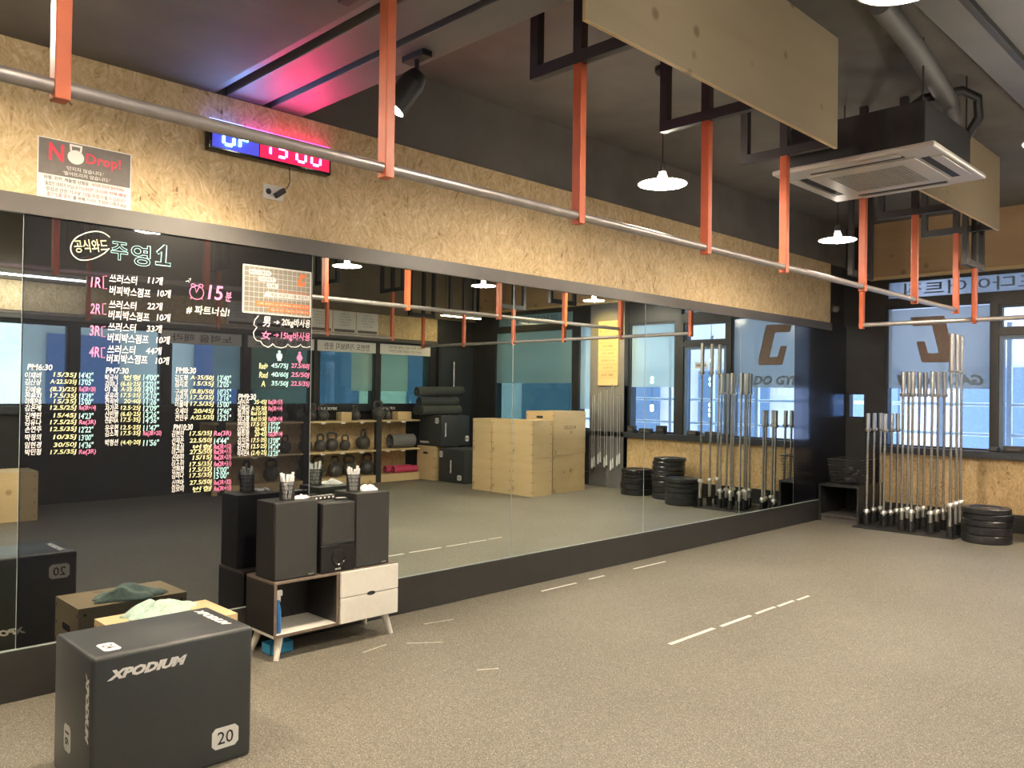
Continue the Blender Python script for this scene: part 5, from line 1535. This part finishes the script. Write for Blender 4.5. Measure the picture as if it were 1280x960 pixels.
for i, (x, l) in enumerate(((7.18, 'small pale wooden block between kettlebells on the top rack shelf'), (8.30, 'small pale wooden block at the end of the top rack shelf'))):
    b = MB(); b.box(-0.09 if i == 0 else -0.14, 0.09 if i == 0 else 0.14, -0.08, 0.08, 0, 0.13)
    tag(b.build('wooden_block', M['ply'], None, loc=(x, -6.56, 0.986), bevel=0.004), l, 'block', 'wooden blocks on the rack')
def rolled_mat(name, label, p0, p1, R0, m, cat='mat', group=None, r_in=0.02):
    p0, p1 = Vector(p0), Vector(p1)
    c = (p0 + p1) / 2
    r = empty(name, c)
    tag(r, label, cat, group)
    d = (p1 - p0); L = d.length; d.normalize()
    q = Vector((1, 0, 0)).rotation_difference(d)
    b = MB(); b.lathe([(r_in, -L / 2), (R0, -L / 2), (R0, L / 2), (r_in, L / 2)], n=28, axis='X', closed=True)
    b.v = [tuple(q @ Vector(v)) for v in b.v]
    b.build('mat_roll', M[m], r, SM)
    k = MB()
    n = 70
    for e in (-1, 1):
        pts = [q @ Vector((e * (L / 2 + 0.0005), (r_in + (R0 - r_in) * i / n) * math.cos(i * 0.42), (r_in + (R0 - r_in) * i / n) * math.sin(i * 0.42))) for i in range(n + 1)]
        k.tube(pts, 0.0014, 4)
    k.build('roll_spiral', M['print_black'], r)
rolled_mat('rolled_mat', 'grey hollow rolled mat lying on the middle rack shelf', (8.08, -6.58, 0.635), (8.52, -6.55, 0.635), 0.113, 'mat_grey', group=None, r_in=0.092)
rolled_mat('rolled_mat', 'pink rolled mat at the back of the lowest rack shelf', (8.02, -6.62, 0.178), (8.52, -6.60, 0.178), 0.056, 'mat_pink')
rolled_mat('rolled_mat', 'pink rolled mat at the front of the lowest rack shelf', (8.08, -6.485, 0.176), (8.54, -6.47, 0.176), 0.054, 'mat_pink')

# foam boxes, the wooden box under them, mats on top
FB = 'charcoal foam boxes by the rack'
foam_box('lower charcoal foam jump box on the floor by the wooden box, opposite side', (8.925, -5.67, 0), 0.0, 0.60, 0.64, 0.535, [
    ((-0.30, -0.02, 0.25), Z, Y, 'XPODIUM', (0.22, 0.035), 'logo'), ((-0.30, 0.19, 0.09), -Y, Z, '24', (0.10, 0.08), 'label'), ((-0.30, -0.26, 0.44), Z, Y, '20', (0.10, 0.075), 'label')], FB)
wood_box('narrow upright wooden box with a hand hole under the foam box', (8.86, -6.30, 0), 0.0, 0.52, 0.44, 0.555, hole=('-x', 0.44))
foam_box('upper charcoal foam jump box stacked on the wooden box, opposite side', (8.92, -6.205, 0.557), 0.0, 0.61, 0.58, 0.505, [
    ((-0.305, 0.17, 0.42), -Y, Z, '20', (0.09, 0.09), 'label'), ((-0.305, -0.14, 0.06), -Y, Z, 'XPODIUM', (0.24, 0.035), 'logo'), ((-0.22, 0.29, 0.27), Z, X, 'XPODIUM', (0.24, 0.03), 'logo'), ((0.25, 0.29, 0.12), -X, Z, '24', (0.08, 0.09), 'label')], FB)
MG = 'dark rolled mats on the foam box'
for i, (a, c, l) in enumerate((((8.46, -6.40, 1.143), (9.30, -6.36, 1.143), 'bottom dark rolled mat on the upper foam box, toward the window'), ((8.42, -6.22, 1.143), (9.22, -6.18, 1.143), 'bottom dark rolled mat on the upper foam box, toward the room'),
                                ((8.46, -6.32, 1.285), (9.24, -6.27, 1.285), 'second dark rolled mat up on the foam box'), ((8.42, -6.33, 1.447), (9.35, -6.26, 1.468), 'topmost dark rolled mat on the foam box'))):
    rolled_mat('rolled_mat', l, a, c, 0.078, 'mat_green', group=MG)
# white brand lettering on the sill front
def sill_text(x, txt, red, label):
    r = empty('sill_sign', (x, YB + 0.0905, 1.165)); tag(r, label, 'sign')
    MB().box(-0.24, 0.24, 0, 0.003, -0.035, 0.035).build('sign_board', M['print_black'], r)
    MB().text(txt, (0.03, 0.0042, 0), -X, Z, w=0.34, h=0.045, offset=0.03).build('white_lettering', M['white'], r)
    if red: MB().text('G', (-0.19, 0.0042, 0), -X, Z, h=0.048, offset=0.05).build('red_mark', M['print_red'], r)
sill_text(7.02, 'XPODIUM', True, 'black sill sign with white lettering and a red mark, by the kettlebells')
sill_text(8.16, 'XPOMC', False, 'black sill sign with white lettering, nearest the rolled mats')

# banners and posters on the opposite wall
for x0, x1, t, l, two in ((6.90, 8.00, '한번도 가져보지 못한', 'white banner above the opposite window, read mirrored, left of the last one', False),
                          (8.09, 9.16, '것을 가지려면', 'white two-line banner above the last opposite window', True),
                          (5.74, 6.84, '한번도 해보지 않은', 'white banner above the opposite window behind the writing board reflection', False),
                          (4.48, 5.64, '노력을 해라', 'white banner nearest the entrance end of the opposite windows', False)):
    r, P, xd, wd, ht = sheet('banner', l, 'banner', x0, x1, 2.065, 2.235, M['white'], YB + 0.001, 0.003, 'banners above the opposite windows', 1)
    g = MB()
    if two:
        g.text('한번도 해보지 않은 노력을 해야 한다', P(0.5, 0.72), xd, Z, w=0.74, h=0.05); g.text('오늘의 땀이 내일의 몸을 만든다', P(0.5, 0.34), xd, Z, w=0.70, h=0.045)
    else: g.text(t, P(0.5, 0.5), xd, Z, w=0.86, h=0.105, offset=0.012)
    g.build('lettering', M['print_grey'], r)
for k in range(6):
    x1 = 8.02 - 0.44 * k
    r, P, xd, wd, ht = sheet('notice_sheet', 'white notice sheet on the opposite chipboard, %s from the far end' % ORD[k], 'notice', x1 - 0.42, x1, 2.37, 2.71, M['white'], YB + 0.031, 0.002, 'notice sheets above the opposite windows', 1)
    g = MB()
    for j in range(5): g.text(['스쿼트', '데드리프트', '클린 저크', '스내치', '프레스'][j], P(0.5, 0.88 - 0.13 * j), xd, Z, w=0.18 + 0.03 * ((j * 7) % 3), h=0.02)
    rect(g, P, 0.05, 0.95, 0.03, 0.16)
    g.build('dark_print', M['print_grey'], r)

# wooden boxes stacked in the middle of the opposite side
WG = 'pale wooden jump boxes stacked opposite the mirror'
for k, (y, nm) in enumerate(((-4.63, 'column nearest the foam boxes'), (-4.212, 'middle column'), (-3.785, 'column nearest the mirror'))):
    for j in (0, 1):
        wood_box('pale wooden jump box, %s of the %s' % ('top' if j else 'bottom', nm), (8.30 + 0.205, y + (0.01 if k < 2 else 0), j * 0.5315), 0.0 if not (k == 2 and j) else 0.02, 0.41, 0.394, 0.53, WG, screws='x')
wood_box('pale wooden jump box on the floor behind the front columns', (9.145, -3.90, 0), -0.03, 0.74, 0.50, 0.56, WG)
wood_box('highest pale wooden jump box with dark stencil print and hand hole', (9.14, -3.905, 0.5615), -0.05, 0.76, 0.52, 0.625, WG, hole=('-x', 0.54), stencil='ROGUEX')
wood_box('single wooden jump box on the floor in front of the opposite windows', (2.40, -5.93, 0), 0.06, 0.62, 0.50, 0.53)

# name board on the column, skipping ropes below
r = empty('name_board', (XE - 0.10, -3.68, 1.58))
tag(r, 'yellow-lit plank name board on the grey column at the end wall', 'sign board')
b = MB()
for k in range(9): b.box(-0.018, 0.0, -0.195, 0.195, k * 0.1115, k * 0.1115 + 0.109)
b.build('plank', M['ply'], r, bevel=0.002)
b = MB()
for k, t in enumerate(('1RM 기록판', '스쿼트', '데드리프트', '클린', '저크', '스내치', '프레스', '풀업')):
    b.text(t, (-0.0192, 0.0, 0.945 - 0.1115 * k), -Y, Z, w=0.20 + 0.03 * (k % 3), h=0.03)
b.build('lettering', M['cab_edge'], r)
RG = 'silver skipping ropes on the column'
for k in range(5):
    y = -3.45 - 0.125 * k
    r = empty('skipping_rope', (XE - 0.125, y, 0.45))
    L = 1.02 + 0.05 * ((k * 3) % 4 - 1)
    z0 = -0.10 - 0.04 * ((k * 2) % 3)
    tag(r, 'silver skipping rope on the grey column, %s' % (['nearest the plate stacks', 'second from the plate stacks', 'third from the plate stacks', 'fourth from the plate stacks', 'nearest the wooden boxes'][k]), 'skipping rope', RG)
    b = MB()
    b.tube([(0, -0.022, z0 + 0.16), (0, -0.026, 0.5), (0, -0.016, L), (0, 0.0, L + 0.022), (0, 0.016, L), (0, 0.022, 0.5), (0, 0.018, z0 + 0.19)], 0.0055, 7)
    b.build('rope_cable', M['rope_silver'], r, SM)
    for s, q in ((-0.022, 0.0), (0.018, 0.03)):
        b = MB(); b.lathe([(0.0, z0 + q), (0.013, z0 + q), (0.015, z0 + q + 0.03), (0.012, z0 + q + 0.15), (0.006, z0 + q + 0.165), (0.0, z0 + q + 0.165)], (0, s, 0), 14); b.build('handle', M['cloth_white'], r, SM)
    b = MB(); b.cyl((0.02, 0, L + 0.008), (-0.02, 0, L + 0.008), 0.006, n=8); b.build('hook', M['black_steel'], r)

# small black and grey things on the end window sill
for i, (y, w_, h_, l) in enumerate(((-2.72, 0.14, 0.12, 'small dark box on the end sill above the tall plate stack'), (-3.00, 0.20, 0.07, 'low dark box on the end sill, middle of the row'), (-3.26, 0.11, 0.10, 'dark box on the end sill nearest the grey column'),
                                   (-1.86, 0.20, 0.07, 'dark box on the end sill under the sash window'), (-2.18, 0.16, 0.07, 'dark box on the end sill beside the low plate stack side'), (-1.665, 0.09, 0.05, 'small brown box on the sill beside the frosted pane'))):
    b = MB(); b.rbox(-0.05, 0.05, -w_ / 2, w_ / 2, 0, h_, 0.008); b.cur = 1; b.box(-0.051, -0.050, -w_ * .3, w_ * .3, h_ * .35, h_ * .65)
    tag(b.build('sill_box', [M['black_steel'], M['trim']], None, SM, (XE - 0.045, y, 0.8705)), l, 'box', 'dark boxes on the end sill')
# strings of bulbs beyond the glass
for i, (y, zs, l) in enumerate(((-2.25, (2.0, 1.7, 1.62, 1.30, 1.22, 1.14), 'string of white bulbs hanging outside the sash window'), (-3.36, (1.72, 1.66, 1.25, 1.2), 'string of white bulbs hanging outside the teal film window'), (-4.62, (1.62, 1.55, 1.48), 'string of white bulbs hanging outside near the grey column'))):
    r = empty('string_light', (XE + 1.1, y - 0.35, 0)); tag(r, l, 'string light', 'bulb strings outside the end windows')
    b = MB(); b.cyl((0, 0, zs[-1]), (0, 0, 3.4), 0.004, n=6); b.build('cable', M['wire'], r)
    for z in zs:
        b = MB(); b.lathe([(0.0, z - 0.035), (0.024, z - 0.02), (0.03, z), (0.02, z + 0.025), (0.0, z + 0.03)], n=14); b.build('bulb', M['string_bulb'], r, SM)

r = empty('sash_sign', (XE + 0.046, -2.12, 1.83))
tag(r, 'small cream sign on the glass of the sash window', 'sign')
MB().box(-0.003, 0.0, -0.10, 0.10, 0, 0.09).build('plate', M['plate_white'], r)
b = MB(); b.box(-0.0040, -0.0031, -0.075, 0.075, 0.035, 0.055)
b.build('print', M['print_grey'], r)
